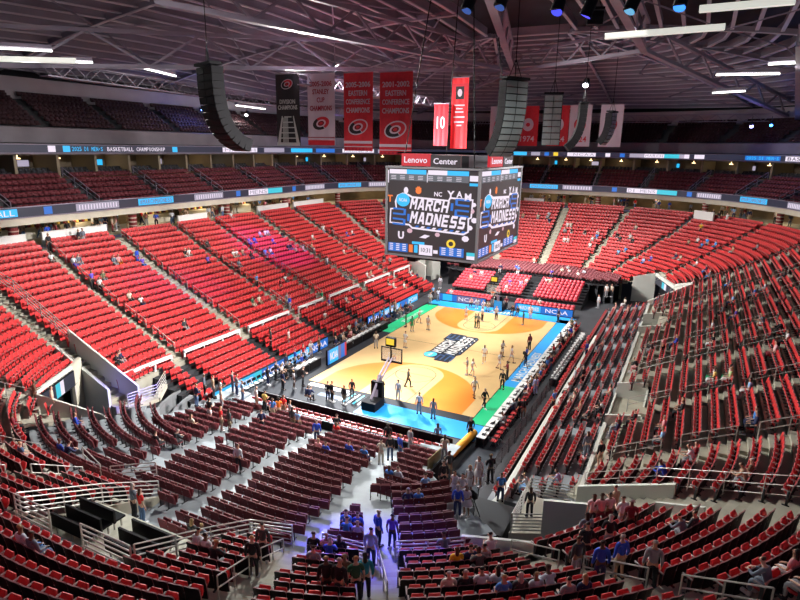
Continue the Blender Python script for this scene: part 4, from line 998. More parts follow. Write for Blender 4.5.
struct(w, 'floor_upper_deck', [M_dark, mat('upper_parapet', (.16, .145, .165), .8, var=.2, scale=.3), mat('press_level_wall', (.36, .33, .36), .8, var=.1, scale=.3)])
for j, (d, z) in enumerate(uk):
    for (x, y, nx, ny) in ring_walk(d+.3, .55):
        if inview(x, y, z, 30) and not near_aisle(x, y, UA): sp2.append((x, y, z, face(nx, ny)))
tag(tile('upper_deck_seats', merged(simple_seat(mat('upper_seat_shaded', (.03, .006, .009), .7))), sp2), 'dark empty rows of upper deck seats beneath the roof', 'seats', kind='stuff')  # seat colour taken near black to hold the upper deck's shade
print('club', len(sp), 'upper', len(sp2))
w = MB(); ring_strip(w, 41, 27, 41.1, 40, 0); struct(w, 'wall_outer', [mat('outer_wall', (.05, .045, .055), .9)])
# club aisle railings: one each
k = 0
for (p, q, hw) in UA:
    a = p; ln = math.hypot(q[0]-p[0], q[1]-p[1]); ux, uy = (q[0]-p[0])/ln, (q[1]-p[1])/ln
    x0, y0, x1, y1 = p[0]+ux*1.0, p[1]+uy*1.0, p[0]+ux*6.4, p[1]+uy*6.4
    if inview(x0, y0, 14, 5) or inview(x1, y1, 16, 5):
        railing([(x0, y0, 13.5), (x1, y1, 16.2)], 'dark steel handrail in a club level aisle, %s round from the left' % ordinal(k), 'handrail', 'club aisle handrails', h=1., m=M_steel, name='handrail', r=.04, sp=2)
        k += 1
# ribbons: board segments round the ring
def ring_sector(mb, d, z0, z1, i0, i1, rp, mi, t=.0):
    for i in range(i0, i1):
        a, b = rp[i % len(rp)], rp[(i+1) % len(rp)]; p0, p1 = rpt(a, d), rpt(b, d)
        mb.add([(*p0, z0), (*p1, z0), (*p1, z1), (*p0, z1)], [(0, 1, 2, 3)], mi)
LM = [L_navy, L_cyan, L_white, L_lilac, L_teal, L_blue, L_yellow, L_purple]
def ribbon(d, z0, z1, name, label, panels):
    """panels: (start metre, length, kind, text) measured round the ring"""
    rp = []
    r = RR+d; L, B = RA-RR, RB-RR
    # arclength parametrised ring path starting at +x -y corner going counter-clockwise
    path = []
    for (p, q, n) in (((L, -B), (L, B), (1, 0)), ((L, B), (-L, B), (0, 1)), ((-L, B), (-L, -B), (-1, 0)), ((-L, -B), (L, -B), (0, -1))):
        ln = math.hypot(q[0]-p[0], q[1]-p[1]); k = int(ln/.8)
        for i in range(k): t = i/k; path.append((p[0]+(q[0]-p[0])*t, p[1]+(q[1]-p[1])*t, n[0], n[1]))
        a0 = math.atan2(n[1], n[0]); k = int(r*PI/2/.8)
        for i in range(k): a = a0+PI/2*i/k; path.append((q[0], q[1], math.cos(a), math.sin(a)))
    n = len(path)
    def seen_(i):
        a = rpt(path[i % n], d)
        return (Vector((a[0], a[1], z0))-CAM).length > 22 and inview(a[0], a[1], z0, 120)
    R = empty(name, (0, 0, 0)); tag(R, label, 'LED board')
    m = MB()
    for i in range(n):
        a, b = path[i], path[(i+1) % n]
        if not seen_(i): continue
        for (da, za, db, zb) in ((d, z0, d, z1), (d+.3, z0, d+.3, z1), (d, z1, d+.3, z1), (d, z0, d+.3, z0)):
            p0, p1, q0, q1 = rpt(a, da), rpt(b, da), rpt(a, db), rpt(b, db)
            m.add([(*p0, za), (*p1, za), (*q1, zb), (*q0, zb)], [(0, 1, 2, 3)], 0)
    m.build('board', LM, R)
    m = MB()
    for i in range(n):
        a, b = path[i], path[(i+1) % n]
        if not seen_(i): continue
        for zz in (z0-.04, z1+.04):
            p, q = rpt(a, d-.04), rpt(b, d-.04); m.beam((*p, zz), (*q, zz), .1, .08)
    m.build('trim_rail', [M_steel], R)
    m = MB()
    for (s, ln, kd, txt) in panels:
        i0 = int(s/.8); k = max(1, int(ln/.8))
        for i in range(i0, i0+k):
            if not seen_(i): continue
            a, b = path[i % n], path[(i+1) % n]; p, q = rpt(a, d-.03), rpt(b, d-.03)
            if kd is not None and kd < 8: m.add([(*p, z0+.08), (*q, z0+.08), (*q, z1-.08), (*p, z1-.08)], [(0, 1, 2, 3)], kd)
        if txt and seen_(i0+k//2):
            T, tm = txt; h = (z1-z0)*.56
            mid = path[(i0+k//2) % n]; c0 = rpt(mid, d-.05)
            # letters laid out along the arc
            nn = len(T); step = k*.8*.92/nn
            for c_i, ch in enumerate(T):
                if ch == ' ': continue
                u = (nn/2-.5-c_i)*step/.8+i0+k/2
                a = path[int(u) % n]; b = path[(int(u)+1) % n]; fr = u-int(u)
                pa, pb = rpt(a, d-.06), rpt(b, d-.06); px, py = pa[0]+(pb[0]-pa[0])*fr, pa[1]+(pb[1]-pa[1])*fr
                tx, ty = pb[0]-pa[0], pb[1]-pa[1]
                put_text(m, ch, frame((px, py, (z0+z1)/2), (-tx, -ty, 0), (0, 0, 1)), tm, height=h*(.3 if ch == "'" else 1), width=step*(.25 if ch in "I'" else .8))
    m.build('screen_content', LM, R)
    return path
T1 = 'MARCHMADNESS'
ribbon(20.2, 13.2, 14.05, 'lower_ribbon_board', 'lower oval LED ribbon board on the cream beam above the concourse', [
    (98, 6, 1, ('BASKETBALL', 2)), (87.5, 5.6, 3, ('IIIIIIIIIIIIII', 2)), (80, 5.6, 1, ('#'+T1, 7)), (72.6, 5.6, 3, ('IIIIIIIIIIII', 2)),
    (60, 3.6, 4, None), (63.6, 4.6, 2, ('MENS', 3)), (50, 5.6, 3, ('IIIIIIIIIIII', 2)), (42.4, 5.6, 1, ('#'+T1, 7)), (36, 4.8, 3, ('IIIIIIIIII', 2)),
    (6.3, 5.6, 1, ('#'+T1, 7)), (0, 5, 3, ('IIIIIIIIII', 2)), (275.2, 5, 2, ('DI MENS', 3)), (271.6, 3.6, 4, None),
    (264, 4.8, 3, ('IIIIIIIIII', 2)), (256, 5.2, 1, ('#'+T1, 7)), (247.5, 5.6, 3, ('IIIIIIIIIIII', 2)), (236, 6, 1, ('#'+T1, 7)),
    (94.6, 1.4, 5, None), (69.6, 1, 5, None), (57.5, 1.2, 5, None), (281, 1.2, 5, None), (269.5, 1.2, 5, None)])
ribbon(25.85, 18.72, 19.5, 'upper_ribbon_board', 'upper oval LED ribbon board running round the arena above the suites', [
    (98.8, 1.2, 2, None), (97.6, 1.2, 1, None), (93.6, 4.2, None, ("2025 DI MEN'S", 1)), (84.2, 9.2, None, ('BASKETBALL CHAMPIONSHIP', 2)), (82.6, 1.2, 1, None),
    (67.4, 7.2, 2, ('MARCH', 3)), (61, 5, 3, None), (55, 5, 1, None), (50, 4, 5, None), (42, 6.6, 2, ('MADNESS', 3)), (36, 5, 3, None),
    (13.5, 3, 1, None), (11, 2.4, 3, None), (9.6, 1.2, 5, None), (7.2, 1, 6, None), (5.2, 1, 2, None), (.8, 4, 2, ('NCAA', 3)), (319, .8, 2, None), (316.5, 1.4, 5, None),
    (306.6, 9, 3, None), (310.2, 3.8, 2, ('MARCH', 3)), (307.4, 2.8, 4, None), (306, .9, 2, None), (303.4, 1.6, 2, None), (291.6, 6.2, 5, ("2025 DI MEN'S", 1)), (283, 8.4, 2, ('BASKETBALL', 0)), (276, 6, 2, None)])

# ---------------------------------------------------------------- roof
def roof_z(x, y):
    r = math.hypot(x/78, y/62); return 34.5-9.0*min(1, r)**2
m = MB()
for i in range(-13, 14):
    for j in range(-11, 12):
        x0, x1, y0, y1 = i*6, i*6+6, j*6, j*6+6
        if not inview(x0, y0, roof_z(x0, y0), 300): continue
        m.add([(x0, y0, roof_z(x0, y0)+2.6), (x1, y0, roof_z(x1, y0)+2.6), (x1, y1, roof_z(x1, y1)+2.6), (x0, y1, roof_z(x0, y1)+2.6)], [(0, 3, 2, 1)], 0)
struct(m, 'ceiling', [M_roof])
def rib(mb, pts, w, h, mi=0):
    for a, b in zip(pts, pts[1:]):
        if inview(*a, 200) or inview(*b, 200): mb.beam(a, b, w, h, mi)
m = MB()
# concentric deep purlins parallel to the bowl, each with a bright lower flange
RQ = ring_param(9, 15)
for i in range(22):
    d = -7.5+2.3*i
    for a, b in zip(RQ, RQ[1:]+RQ[:1]):
        p, q = rpt(a, d), rpt(b, d)
        if math.hypot(p[0]-q[0], p[1]-q[1]) < .3: continue
        if not (inview(*p, 30, 200) or inview(*q, 30, 200)): continue
        if math.hypot(p[0]-CAM.x, p[1]-CAM.y) < 14: continue
        zp, zq = roof_z(*p)+.2, roof_z(*q)+.2
        m.beam((*p, zp), (*q, zq), .12, .95); m.beam((*p, zp-.5), (*q, zq-.5), .36, .12, 1)
# radial girders
for k, a in enumerate(RQ):
    if k % 2: continue
    pts = [rpt(a, d) for d in (-8, 0, 10, 20, 30, 40)]
    for p, q in zip(pts, pts[1:]):
        if not (inview(*p, 30, 120) or inview(*q, 30, 120)) or math.hypot(p[0]-CAM.x, p[1]-CAM.y) < 16: continue
        m.beam((*p, roof_z(*p)-.2), (*q, roof_z(*q)-.2), .16, .5); m.beam((*p, roof_z(*p)-.5), (*q, roof_z(*q)-.5), .34, .08, 1)
# cross braces
for k in range(0, len(RQ)-1):
    a, b = RQ[k], RQ[k+1]
    for d in range(-6, 38, 7):
        p, q = rpt(a, d), rpt(b, d+7)
        if (k+d) % 2: p, q = rpt(a, d+7), rpt(b, d)
        if not inview(*p, 30, 60) or math.hypot(p[0]-CAM.x, p[1]-CAM.y) < 16: continue
        m.beam((*p, roof_z(*p)-.35), (*q, roof_z(*q)-.35), .13, .13)
struct(m, 'ceiling_beams', [M_steel, M_flange])
# main trusses: deep chords with diagonals; each a thing
def truss(p, q, depth, n, label, w=.45, name='roof_truss'):
    o = Vector(p); P, Q = Vector(p)-o, Vector(q)-o
    e = empty(name, o); tag(e, label, 'roof truss')
    up = Vector((0, 0, depth))
    b = MB(); b.beam(P, Q, w, .34); b.beam(P+Vector((0, 0, -.2)), Q+Vector((0, 0, -.2)), w*1.5, .07); b.build('bottom_chord', [M_steel], e)
    b = MB(); b.beam(P+up, Q+up, w, .34); b.build('top_chord', [M_steel], e)
    b = MB()
    for i in range(n):
        a, c = P.lerp(Q, i/n), P.lerp(Q, (i+1)/n)
        if i % 2 == 0: b.beam(a, c+up, .2, .2)
        else: b.beam(a+up, c, .2, .2)
    b.build('web', [M_steel], e)
TR = [((-30, 36, 25.2), (36, 6, 31.0), 3.0, 14, 'long steel roof truss running from upper left towards the middle'),
      ((-24, 12, 28.6), (36, 6, 31.0), 2.6, 14, 'steel roof truss crossing above the near end of the court'),
      ((36, 6, 31.0), (60, 36, 25.5), 2.6, 10, 'steel roof truss beyond the banners'),
      ((-18, -8, 29.5), (36, 6, 31.0), 2.4, 12, 'steel roof truss rising behind the scoreboard hanger'),
      ((-16, -14, 29.8), (14, -14, 29.6), 2.6, 8, 'heavy steel truss above the right speakers'),
      ((14, -14, 29.6), (62, -34, 24.6), 2.2, 12, 'steel truss running down to the far right corner'),
      ((14, -14, 29.6), (36, 6, 31.0), 2.2, 8, 'short diagonal roof truss above the far speakers')]
for t in TR: truss(*t)
# catwalks with lamps
def catwalk(p, q, label):
    o = Vector(p); P, Q = Vector(p)-o, Vector(q)-o
    e = empty('catwalk', o); tag(e, label, 'catwalk')
    d = (Q-P).normalized(); s = d.cross(Vector((0, 0, 1))).normalized()*.55
    b = MB(); b.beam(P, Q, 1.1, .1); b.build('deck', [M_steel], e)
    for sg in (-1, 1):
        b = MB(); b.beam(P+s*sg+Vector((0, 0, 1.1)), Q+s*sg+Vector((0, 0, 1.1)), .09, .09)
        L = (Q-P).length; n = int(L/1.3)
        for i in range(n):
            a, c = P.lerp(Q, i/n)+s*sg, P.lerp(Q, (i+1)/n)+s*sg
            if i % 2: b.beam(a, c+Vector((0, 0, 1.1)), .06, .06)
            else: b.beam(a+Vector((0, 0, 1.1)), c, .06, .06)
        b.build('side_lattice', [M_steel], e)
catwalk((-20, 30, 25.2), (60, 34, 24.4), 'lattice sided catwalk high above the left bank')
catwalk((-12, -25, 25.6), (58, -33, 24.6), 'lattice sided catwalk high above the right bank')
catwalk((-2, 16.5, 25.8), (34, 16.5, 25.8), 'catwalk the banners hang from')
catwalk((56, -32, 24.6), (62, 32, 24.6), 'lattice sided catwalk beyond the far end')
# lamp fittings: tubes and floodlights
def tube_lamp(p, q, label, r=.09):
    o = Vector(p); e = MB(); Q = Vector(q)-o
    R_ = empty('light_bar', o); tag(R_, label, 'light fixture')
    e.beam((0, 0, .25), Q+Vector((0, 0, .25)), .5, .25); e.build('housing', [M_steel], R_)
    b = MB(); b.beam((0, 0, 0), Q, r*2, .12); b.build('lamp_tube', [M_lamp], R_)
    l = bpy.data.lights.new('light_bar', 'POINT'); l.energy = 200; l.color = (.93, .95, .88); l.shadow_soft_size = .6
    lo = bpy.data.objects.new('light_bar_glow', l); COL.objects.link(lo); lo.location = o+Q/2+Vector((0, 0, -.8))
M_glow = mat('white_beam_glow', (.8, .82, .76), .5, emit=(.9, .93, .82), es=.62)  # no lamp: emission stands in for light falling on white beams
for i, (p, q, t) in enumerate([((-27.0, 23.8, 26.0), (-24.3, 22.1, 26.1), 'bright white light bar at the upper left edge of the roof'),
    ((-20.4, 26.8, 26.1), (-18.6, 25.5, 26.2), 'pale light bar above the left upper deck'),
    ((-12.0, 27.8, 26.7), (-9.6, 25.7, 26.1), 'short pale light bar left of the big black speaker'), ((10, 36, 24.9), (16, 36, 24.8), 'pale light bar between the left speaker and the dark banner'),
    ((36, 34, 25.2), (41, 34, 25.0), 'small light bar beyond the red banners'),
    ((4.5, -20.7, 26.0), (4.3, -25.2, 25.9), 'pale light bar below the upper right truss'), ((16.6, -20.6, 25.6), (16.5, -23.5, 25.7), 'small pale light bar at the right over the upper deck'),
    ((-3.6, -23.8, 25.7), (-3.8, -25.6, 25.7), 'bright light bar at the upper right edge')]): tube_lamp(p, q, t, .07)
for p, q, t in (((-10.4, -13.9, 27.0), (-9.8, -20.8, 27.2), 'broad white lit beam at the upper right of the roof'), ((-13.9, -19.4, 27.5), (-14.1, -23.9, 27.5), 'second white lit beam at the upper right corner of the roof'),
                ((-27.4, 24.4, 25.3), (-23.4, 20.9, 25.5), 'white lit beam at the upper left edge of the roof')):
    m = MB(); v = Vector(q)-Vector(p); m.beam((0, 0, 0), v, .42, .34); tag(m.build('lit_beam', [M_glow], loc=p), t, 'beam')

def flood(p, c, label, s=1., pw=300):
    R_ = empty('spotlight_lamp', p); tag(R_, label, 'spotlight')
    m = MB(); m.tube((0, 0, 0), (.35*s, 0, .5*s), .28*s, 10, 0); m.build('can', [M_black], R_)
    m = MB(); m.tube((-.06*s, 0, -.08*s), (0, 0, 0), .24*s, 12); m.build('lens', [mat('lens_glow', c, .3, emit=c, es=14)], R_)
    m = MB(); m.beam((.2*s, 0, .4*s), (.2*s, 0, 1.4*s), .06, .06); m.build('yoke', [M_blacksteel], R_)
    l = bpy.data.lights.new('spotlight_glow', 'POINT'); l.energy = pw; l.color = c; l.shadow_soft_size = .3
    lo = bpy.data.objects.new('spotlight_glow', l); COL.objects.link(lo); lo.location = Vector(p)+Vector((-.9, 0, -.5))
flood((10, 42, 24.4), (.1, .2, 1), 'blue spotlight glowing under the roof left of the left speaker')
flood((20, 43, 24.3), (1, 1, .95), 'white spotlight glowing beside the blue one above the left upper deck')
flood((30, 34, 23.2), (.15, .12, 1), 'violet blue spotlight between the left speaker and the dark banner')
flood((58, 22, 22.9), (.1, .2, 1), 'blue spotlight seen behind the red number banner')
flood((28, -6, 27.9), (.9, .9, 1), 'round white spotlight hanging below the right roof', 1.4)
flood((44, -26, 23.4), (.3, .3, 1), 'blue white spotlight under the far right lighting grid')
flood((40, -28, 23.4), (.05, .3, 1), 'small cyan spotlight right of the far right lighting grid', .8)
# ---------------------------------------------------------------- centre-hung scoreboard
SM = [M_black, L_scr, L_scr2, L_white, L_cyan, L_blue, L_orange, L_yellow, L_red, L_pink, L_teal, M_steel, M_white]
sb = empty('scoreboard', (0, 0, 0)); tag(sb, 'huge four-sided video scoreboard with white headline lettering hanging over centre court', 'scoreboard')
HX, HY, Z0, Z1 = 6.2, 4.35, 10.35, 18.05
m = MB(); m.box((0, 0, (Z0+Z1)/2), (HX*2-.3, HY*2-.3, Z1-Z0-.2), mi=0); m.build('cabinet', [M_black], sb)
def screen(M, W, H, nm, mini=0):
    """content panel, x right, y up, centred"""
    m = MB()
    rect(m, M, -W/2, -H/2, W/2, H/2, 1, .02)
    def R(x0, y0, x1, y1, mi, dz=.04): rect(m, M, x0*W/2, y0*H/2, x1*W/2, y1*H/2, mi, dz)
    # statistics strip along the top
    R(-.94, .72, .78, .93, 2)
    R(-.94, .87, -.55, .97, 3, .05); R(-.55, .87, -.12, .97, 4, .05); R(-.08, .87, .33, .97, 3, .05); R(.33, .87, .78, .97, 4, .05)
    R(-.10, .70, -.085, .90, 3, .06)
    R(.80, .66, .97, .72, 4, .05); R(.80, .76, .97, .88, 3, .05); R(-.99, .66, -.955, .94, 3, .05)
    for i in range(8):
        for k in range(3): R(-.90+i*.2+.02*(i > 3), .75+k*.035, -.79+i*.2+.02*(i > 3), .76+k*.035, 3, .05)
    # headline badge
    Mb = M @ Matrix.Translation((-.02*W/2, .02*H/2, .05)) @ Matrix.Rotation(math.radians(-2.5), 4, 'Z')
    badge(m, Mb, W*.90, H*.42, dict(k=1, w=3, b=5, c=4, n=1), 0)
    # small college marks scattered over the field (letters and plain shapes)
    rnd = random.Random(5)
    put_text(m, 'Y', M @ Matrix.Translation((.42*W/2, .45*H/2, .05)), 3, height=.09*H, bold=.03)
    put_text(m, 'A', M @ Matrix.Translation((.60*W/2, .47*H/2, .05)), 3, height=.07*H, bold=.03)
    put_text(m, 'M', M @ Matrix.Translation((.78*W/2, .42*H/2, .05)), 3, height=.08*H, bold=.03)
    put_text(m, 'NC', M @ Matrix.Translation((.15*W/2, .45*H/2, .05)), 3, height=.05*H, bold=.02)
    put_text(m, 'T', M @ Matrix.Translation((-.98*W/2+.25, .3*H/2, .05)), 6, height=.08*H, bold=.03)
    annulus(m, M, -.28*W/2, .50*H/2, .0, .0, .28, .26, 6, .05); annulus(m, M, -.56*W/2, .50*H/2, 0, 0, .22, .3, 3, .05)
    for dx, dy in ((-.2, .2), (-.07, .3), (.07, .3), (.2, .2)): disc(m, M, -.28*W/2+dx, .50*H/2+dy, .08, .1, 6, .06, 8)
    annulus(m, M, .46*W/2, -.64*H/2, .22, .2, .42, .38, 7, .06)
    put_text(m, 'U', M @ Matrix.Translation((-.66*W/2, -.54*H/2, .05)), 3, height=.09*H, bold=.04)
    flat(m, M, [(-.24*W/2, -.56*H/2), (-.10*W/2, -.57*H/2), (.0, -.50*H/2), (-.12*W/2, -.48*H/2)], 3, .05)
    for x, y, mi, s in ((.16, -.46, 9, .25), (.76, -.5, 3, .34), (-.46, -.42, 9, .28), (.86, .12, 9, .3), (.9, .26, 3, .25), (.93, -.08, 3, .3), (.84, -.25, 3, .28)):
        disc(m, M, x*W/2, y*H/2, s, s*.8, mi, .05, 7)
    # team strip along the bottom
    R(-.95, -.93, -.50, -.73, 5, .05); R(.22, -.93, .74, -.73, 5, .05); R(-.24, -.96, .06, -.72, 3, .05); R(-.47, -.92, -.38, -.74, 6, .06); R(-.35, -.92, -.27, -.74, 4, .06)
    R(-.40, -.72, -.12, -.66, 4, .06); R(.08, -.90, .18, -.82, 3, .05); R(.8, -.96, .97, -.88, 3, .05); R(.8, -.88, .97, -.80, 10, .05)
    for i in range(3):
        for k in range(4):
            R(-.92+i*.15, -.90+k*.045, -.84+i*.15, -.88+k*.045, 3, .06); R(.26+i*.17, -.90+k*.045, .35+i*.17, -.88+k*.045, 3, .06)
    for k in range(2):
        put_text(m, '10:31', M @ Matrix.Translation((-.09*W/2, -.84*H/2, .07)), 1, height=.05*H, width=.2*W/2)
    return m.build(nm, SM, sb)
zc = (Z0+Z1)/2; H = Z1-Z0
screen(frame((-HX, 0, zc), (0, -1, 0), (0, 0, 1)), HY*2, H, 'screen')
screen(frame((0, -HY, zc), (1, 0, 0), (0, 0, 1)), HX*2, H, 'screen')
screen(frame((HX, 0, zc), (0, 1, 0), (0, 0, 1)), HY*2, H, 'screen')
screen(frame((0, HY, zc), (-1, 0, 0), (0, 0, 1)), HX*2, H, 'screen')
m = MB()
for x in (-HX, HX):
    for y in (-HY, HY): m.box((x, y, zc), (.22, .22, H+.3), mi=0)
for z in (Z0-.05, Z1+.05):
    for y in (-HY, HY): m.box((0, y, z), (HX*2+.3, .24, .16), mi=0)
    for x in (-HX, HX): m.box((x, 0, z), (.24, HY*2+.3, .16), mi=0)
m.build('frame', [mat('scoreboard_edge', (.12, .12, .13), .5)], sb)
m = MB(); m.prism([(-5.4, -3.6), (5.4, -3.6), (5.4, 3.6), (-5.4, 3.6)], 9.9, 10.35, 0)
for x in (-4, -1.5, 1.5, 4):
    m.box((x, -2.6, 9.7), (1.2, .8, .5), mi=0); m.box((x, 2.6, 9.7), (1.2, .8, .5), mi=0)
m.build('underside_rig', [M_black], sb)
def sign(M, W, Hh, txt, mi, tm, nm):
    m = MB(); m.box((0, 0, 0), (W, Hh, .25), mi=mi)
    vs = m.v; m.v = [tuple(M @ Vector(v)) for v in vs]
    put_text(m, txt, M @ Matrix.Translation((0, 0, .16)), tm, height=Hh*.5, width=W*.8, bold=.01)
    m.build(nm, [L_red, L_scr, L_white, M_black], sb)
for (o, ax) in (((-HX+.1, 0, 0), (0, -1, 0)), ((0, -HY+.1, 0), (1, 0, 0))):
    A = Vector(ax); w_ = HY if ax[0] == 0 else HX*.62
    c1 = Vector(o)+A*(-w_*.36)+Vector((0, 0, Z1+.72)); c2 = Vector(o)+A*(w_*.28)+Vector((0, 0, Z1+.66))
    if ax[0]: c1 = Vector(o)+A*(-2.0)+Vector((0, 0, Z1+.72)); c2 = Vector(o)+A*(1.5)+Vector((0, 0, Z1+.66))
    sign(frame(c1, ax, (0, 0, 1)), 2.75 if not ax[0] else 3.6, 1.05, 'Lenovo', 0, 2, 'name_sign')
    sign(frame(c2, ax, (0, 0, 1)), 2.75 if not ax[0] else 3.0, 1.0, 'Center', 1, 2, 'name_sign')
for i, (x, y) in enumerate([(-5, -3.4), (5, -3.4), (5, 3.4), (-5, 3.4)]):
    m = MB(); m.tube((x, y, Z1), (x*.55, y*.5, roof_z(0, 0)), .05, 6); m.build('hanger_cable', [M_black], sb)
m = MB()
for s in (-1, 1):
    for t in (-1, 1):
        m.beam((-5.6*s, 3.6*t, Z1+1.3), (5.6*s, 3.6*t, Z1+1.3), .12, .12); m.beam((5.2*s, -3.8*t, Z1+1.3), (5.2*s, 3.8*t, Z1+1.3), .12, .12)
m.box((0, 0, Z1+.6), (8, 5, 1.0), mi=0)
m.build('top_grid', [M_blacksteel], sb)

# ---------------------------------------------------------------- hanging speaker arrays
def line_array(x, y, ztop, n, face_ang, label, curve=1.0, w=1.3, bh=.42, grille=None, front=True):
    """hanging J-shaped column of n boxes; face_ang is where the grilles point"""
    e = empty('speaker_array', (x, y, ztop), face_ang); tag(e, label, 'speaker array', None)
    g = grille or M_black
    m = MB(); m.box((0, 0, .18), (.9, w+.1, .18)); m.tube((0, 0, .2), (0, 0, roof_z(x, y)-ztop), .035, 5); m.tube((.3, .4, .2), (0, 0, 1.6), .03, 5); m.tube((-.3, -.4, .2), (0, 0, 1.6), .03, 5)
    m.build('rigging', [M_black], e)
    px, pz, a = 0., 0., 0.
    for i in range(n):
        a = math.radians(curve*55*(i/n)**2.0)
        dx, dz = -math.sin(a)*bh, -math.cos(a)*bh     # column curls back as it descends so the front looks down
        cx, cz = px+dx/2, pz+dz/2
        m = MB(); M = Matrix.Translation((cx, 0, cz)) @ Matrix.Rotation(a, 4, 'Y')
        b = MB(); b.box((-.1, 0, 0), (.85, w, bh*.96), mi=0); b.box((.335, 0, 0), (.03, w*.94, bh*.86), mi=1); b.box((.35, 0, 0), (.03, .04, bh*.86), mi=0)
        m.add([M @ Vector(v) for v in b.v], b.f, 0); m.m = b.m
        m.build('speaker_box', [M_black, g], e)
        px, pz = px+dx, pz+dz
    return e
G1 = mat('speaker_grille_grey', (.24, .29, .29), .5, .3, var=.1); G2 = mat('speaker_box_brown', (.06, .05, .055), .6)
line_array(-21.1, 10.4, 24.9, 13, math.radians(158), 'big black curved speaker array hanging at the left over the left bank', 1.5, 2.5, .48)
line_array(-5.5, -6.6, 25.0, 12, math.radians(238), 'grey fronted curved speaker array behind the top of the scoreboard', .95, 2.3, .50, mat('speaker_grille_dim', (.13, .165, .165), .7))
line_array(12.2, -5.7, 25.4, 8, math.radians(192), 'straight grey speaker column with two lines of boxes', .1, 1.9, .64, G1)
line_array(20.5, -7.4, 25.0, 11, math.radians(290), 'brown curved speaker array seen side on', 1.1, 1.3, .50, G2)
line_array(31, -9.2, 24.6, 9, math.radians(262), 'small grey curved speaker array farthest right', 1.0, 2.3, .46, G1)
line_array(35, 16.6, 25.2, 10, math.radians(20), 'pale edged curved speaker array beyond the last big red banner', 1.1, 1.0, .5, mat('pale_edge', (.5, .5, .5), .5))
line_array(-1.0, -11.5, 30.5, 2, math.radians(200), 'short black speaker cluster near the top right of the roof', .1, 1.2, .5)

# ---------------------------------------------------------------- banners
B_red = mat('banner_red', (.56, .02, .035), .75, var=.08); B_white = mat('banner_white', (.60, .52, .60), .8); B_black = mat('banner_black', (.015, .015, .018), .8); B_ink = mat('banner_ink', (.33, .01, .03), .8)
B_bright = mat('banner_bright_red', (.80, .02, .03), .7); B_silver = mat('banner_silver', (.45, .48, .46), .7)
BM = [B_red, B_white, B_black, B_ink, B_bright, B_silver]
def logo(mb, M, s):
    annulus(mb, M, 0, 0, .0, .0, .98*s, .62*s, 1, .012, rot=.25)
    annulus(mb, M, 0, 0, .50*s, .30*s, .86*s, .52*s, 0, .02, a0=-1.2, a1=2.0, rot=.25)
    annulus(mb, M, 0, 0, .50*s, .30*s, .86*s, .52*s, 2, .02, a0=2.0, a1=5.0, rot=.25)
    annulus(mb, M, 0, 0, .0, .0, .34*s, .20*s, 0, .022, rot=.25); annulus(mb, M, 0, 0, .20*s, .12*s, .30*s, .17*s, 2, .026, rot=.25)
def banner(x, y, ztop, w, h, bgc, lines, label, rz=-PI/2, ink=1, extra=None):
    e = empty('banner', (x, y, ztop), 0); tag(e, label, 'banner')
    M = Matrix.Rotation(0, 4, 'X'); ax = (math.cos(rz), math.sin(rz), 0)
    F = frame((0, 0, -h/2), ax, (0, 0, 1))
    m = MB()
    # cloth with gentle folds, two sided with thickness
    n = 14; vs = []
    for i in range(n+1):
        for z in (-h/2, 0, h/2):
            for t in (0, -.03): vs.append(F @ Vector((-w/2+w*i/n, z, .03*math.sin(i*1.3)-.045+t)))
    fs = []; mi = []
    for i in range(n):
        a = i*6; b = a+6
        for k in (0, 2): fs += [(a+k, b+k, b+k+2, a+k+2), (a+k+3, b+k+3, b+k+1, a+k+1)]
    m.add(vs, fs, bgc)
    m.build('cloth', BM, e)
    m = MB()
    for (txt, yy, hh, ww) in lines: put_text(m, txt, F @ Matrix.Translation((0, yy, .012)), ink, height=hh, width=ww, bold=.015)
    if extra: extra(m, F, w, h)
    m.build('lettering', BM, e)
    m = MB(); m.tube(F @ Vector((-w/2-.1, h/2+.04, 0)), F @ Vector((w/2+.1, h/2+.04, 0)), .06, 8); m.build('hanging_pole', [M_steel], e)
def ex_ec(m, F, w, h):
    logo(m, F @ Matrix.Translation((0, -h*.19, 0)), w*.36)
    rect(m, F, -w/2, -h*.405, w/2, -h*.37, 1, .012); rect(m, F, -w/2, -h*.45, w/2, -h*.44, 1, .012)
    for i in range(8): flat(m, F, [(-w/2+w*(i)/8+.04, -h*.49), (-w/2+w*(i+.5)/8, -h*.462), (-w/2+w*(i+1)/8-.04, -h*.49)], 3, .012)
def ex_w(m, F, w, h):
    logo(m, F @ Matrix.Translation((0, -h*.19, 0)), w*.36)
    rect(m, F, -w/2, -h*.5, w/2, -h*.43, 0, .012); rect(m, F, -w/2, -h*.395, w/2, -h*.385, 3, .012)
def ex_b(m, F, w, h):
    logo(m, F @ Matrix.Translation((0, h*.36, 0)), w*.26)
    for i in range(5):
        rect(m, F, -w*(.16+.06*i), -h*(.10+.075*i), w*(.16+.06*i), -h*(.085+.075*i), 5, .014)
        rect(m, F, -w*(.13-.05*(i-2)), -h*.46, -w*(.10-.05*(i-2)), -h*.10, 5, .012)
    rect(m, F, -w/2, -h*.5, w/2, -h*.455, 5, .012)
    for s in (-1, 1): flat(m, F, [(s*w*.5, -h*.5), (s*w*.36, -h*.5), (s*w*.22, -h*.08), (s*w*.26, -h*.08)][::s], 5, .011)
BX = -1.0
banner(BX, 19.1, 27.0, 3.0, 7.2, 2, [('DIVISION', .12*7.2, .45, 2.0), ('CHAMPIONS', .04*7.2, .45, 2.5)], 'black division champions banner, leftmost of the big roof banners', extra=ex_b, ink=5)
banner(BX, 14.9, 26.9, 3.3, 7.0, 1, [('2005-2006', 2.5, .5, 2.7), ('STANLEY', 1.75, .5, 2.0), ('CUP', .95, .5, .95), ('CHAMPIONS', .15, .5, 2.7)], 'white 2005-2006 champions banner with dark red letters', extra=ex_w, ink=3)
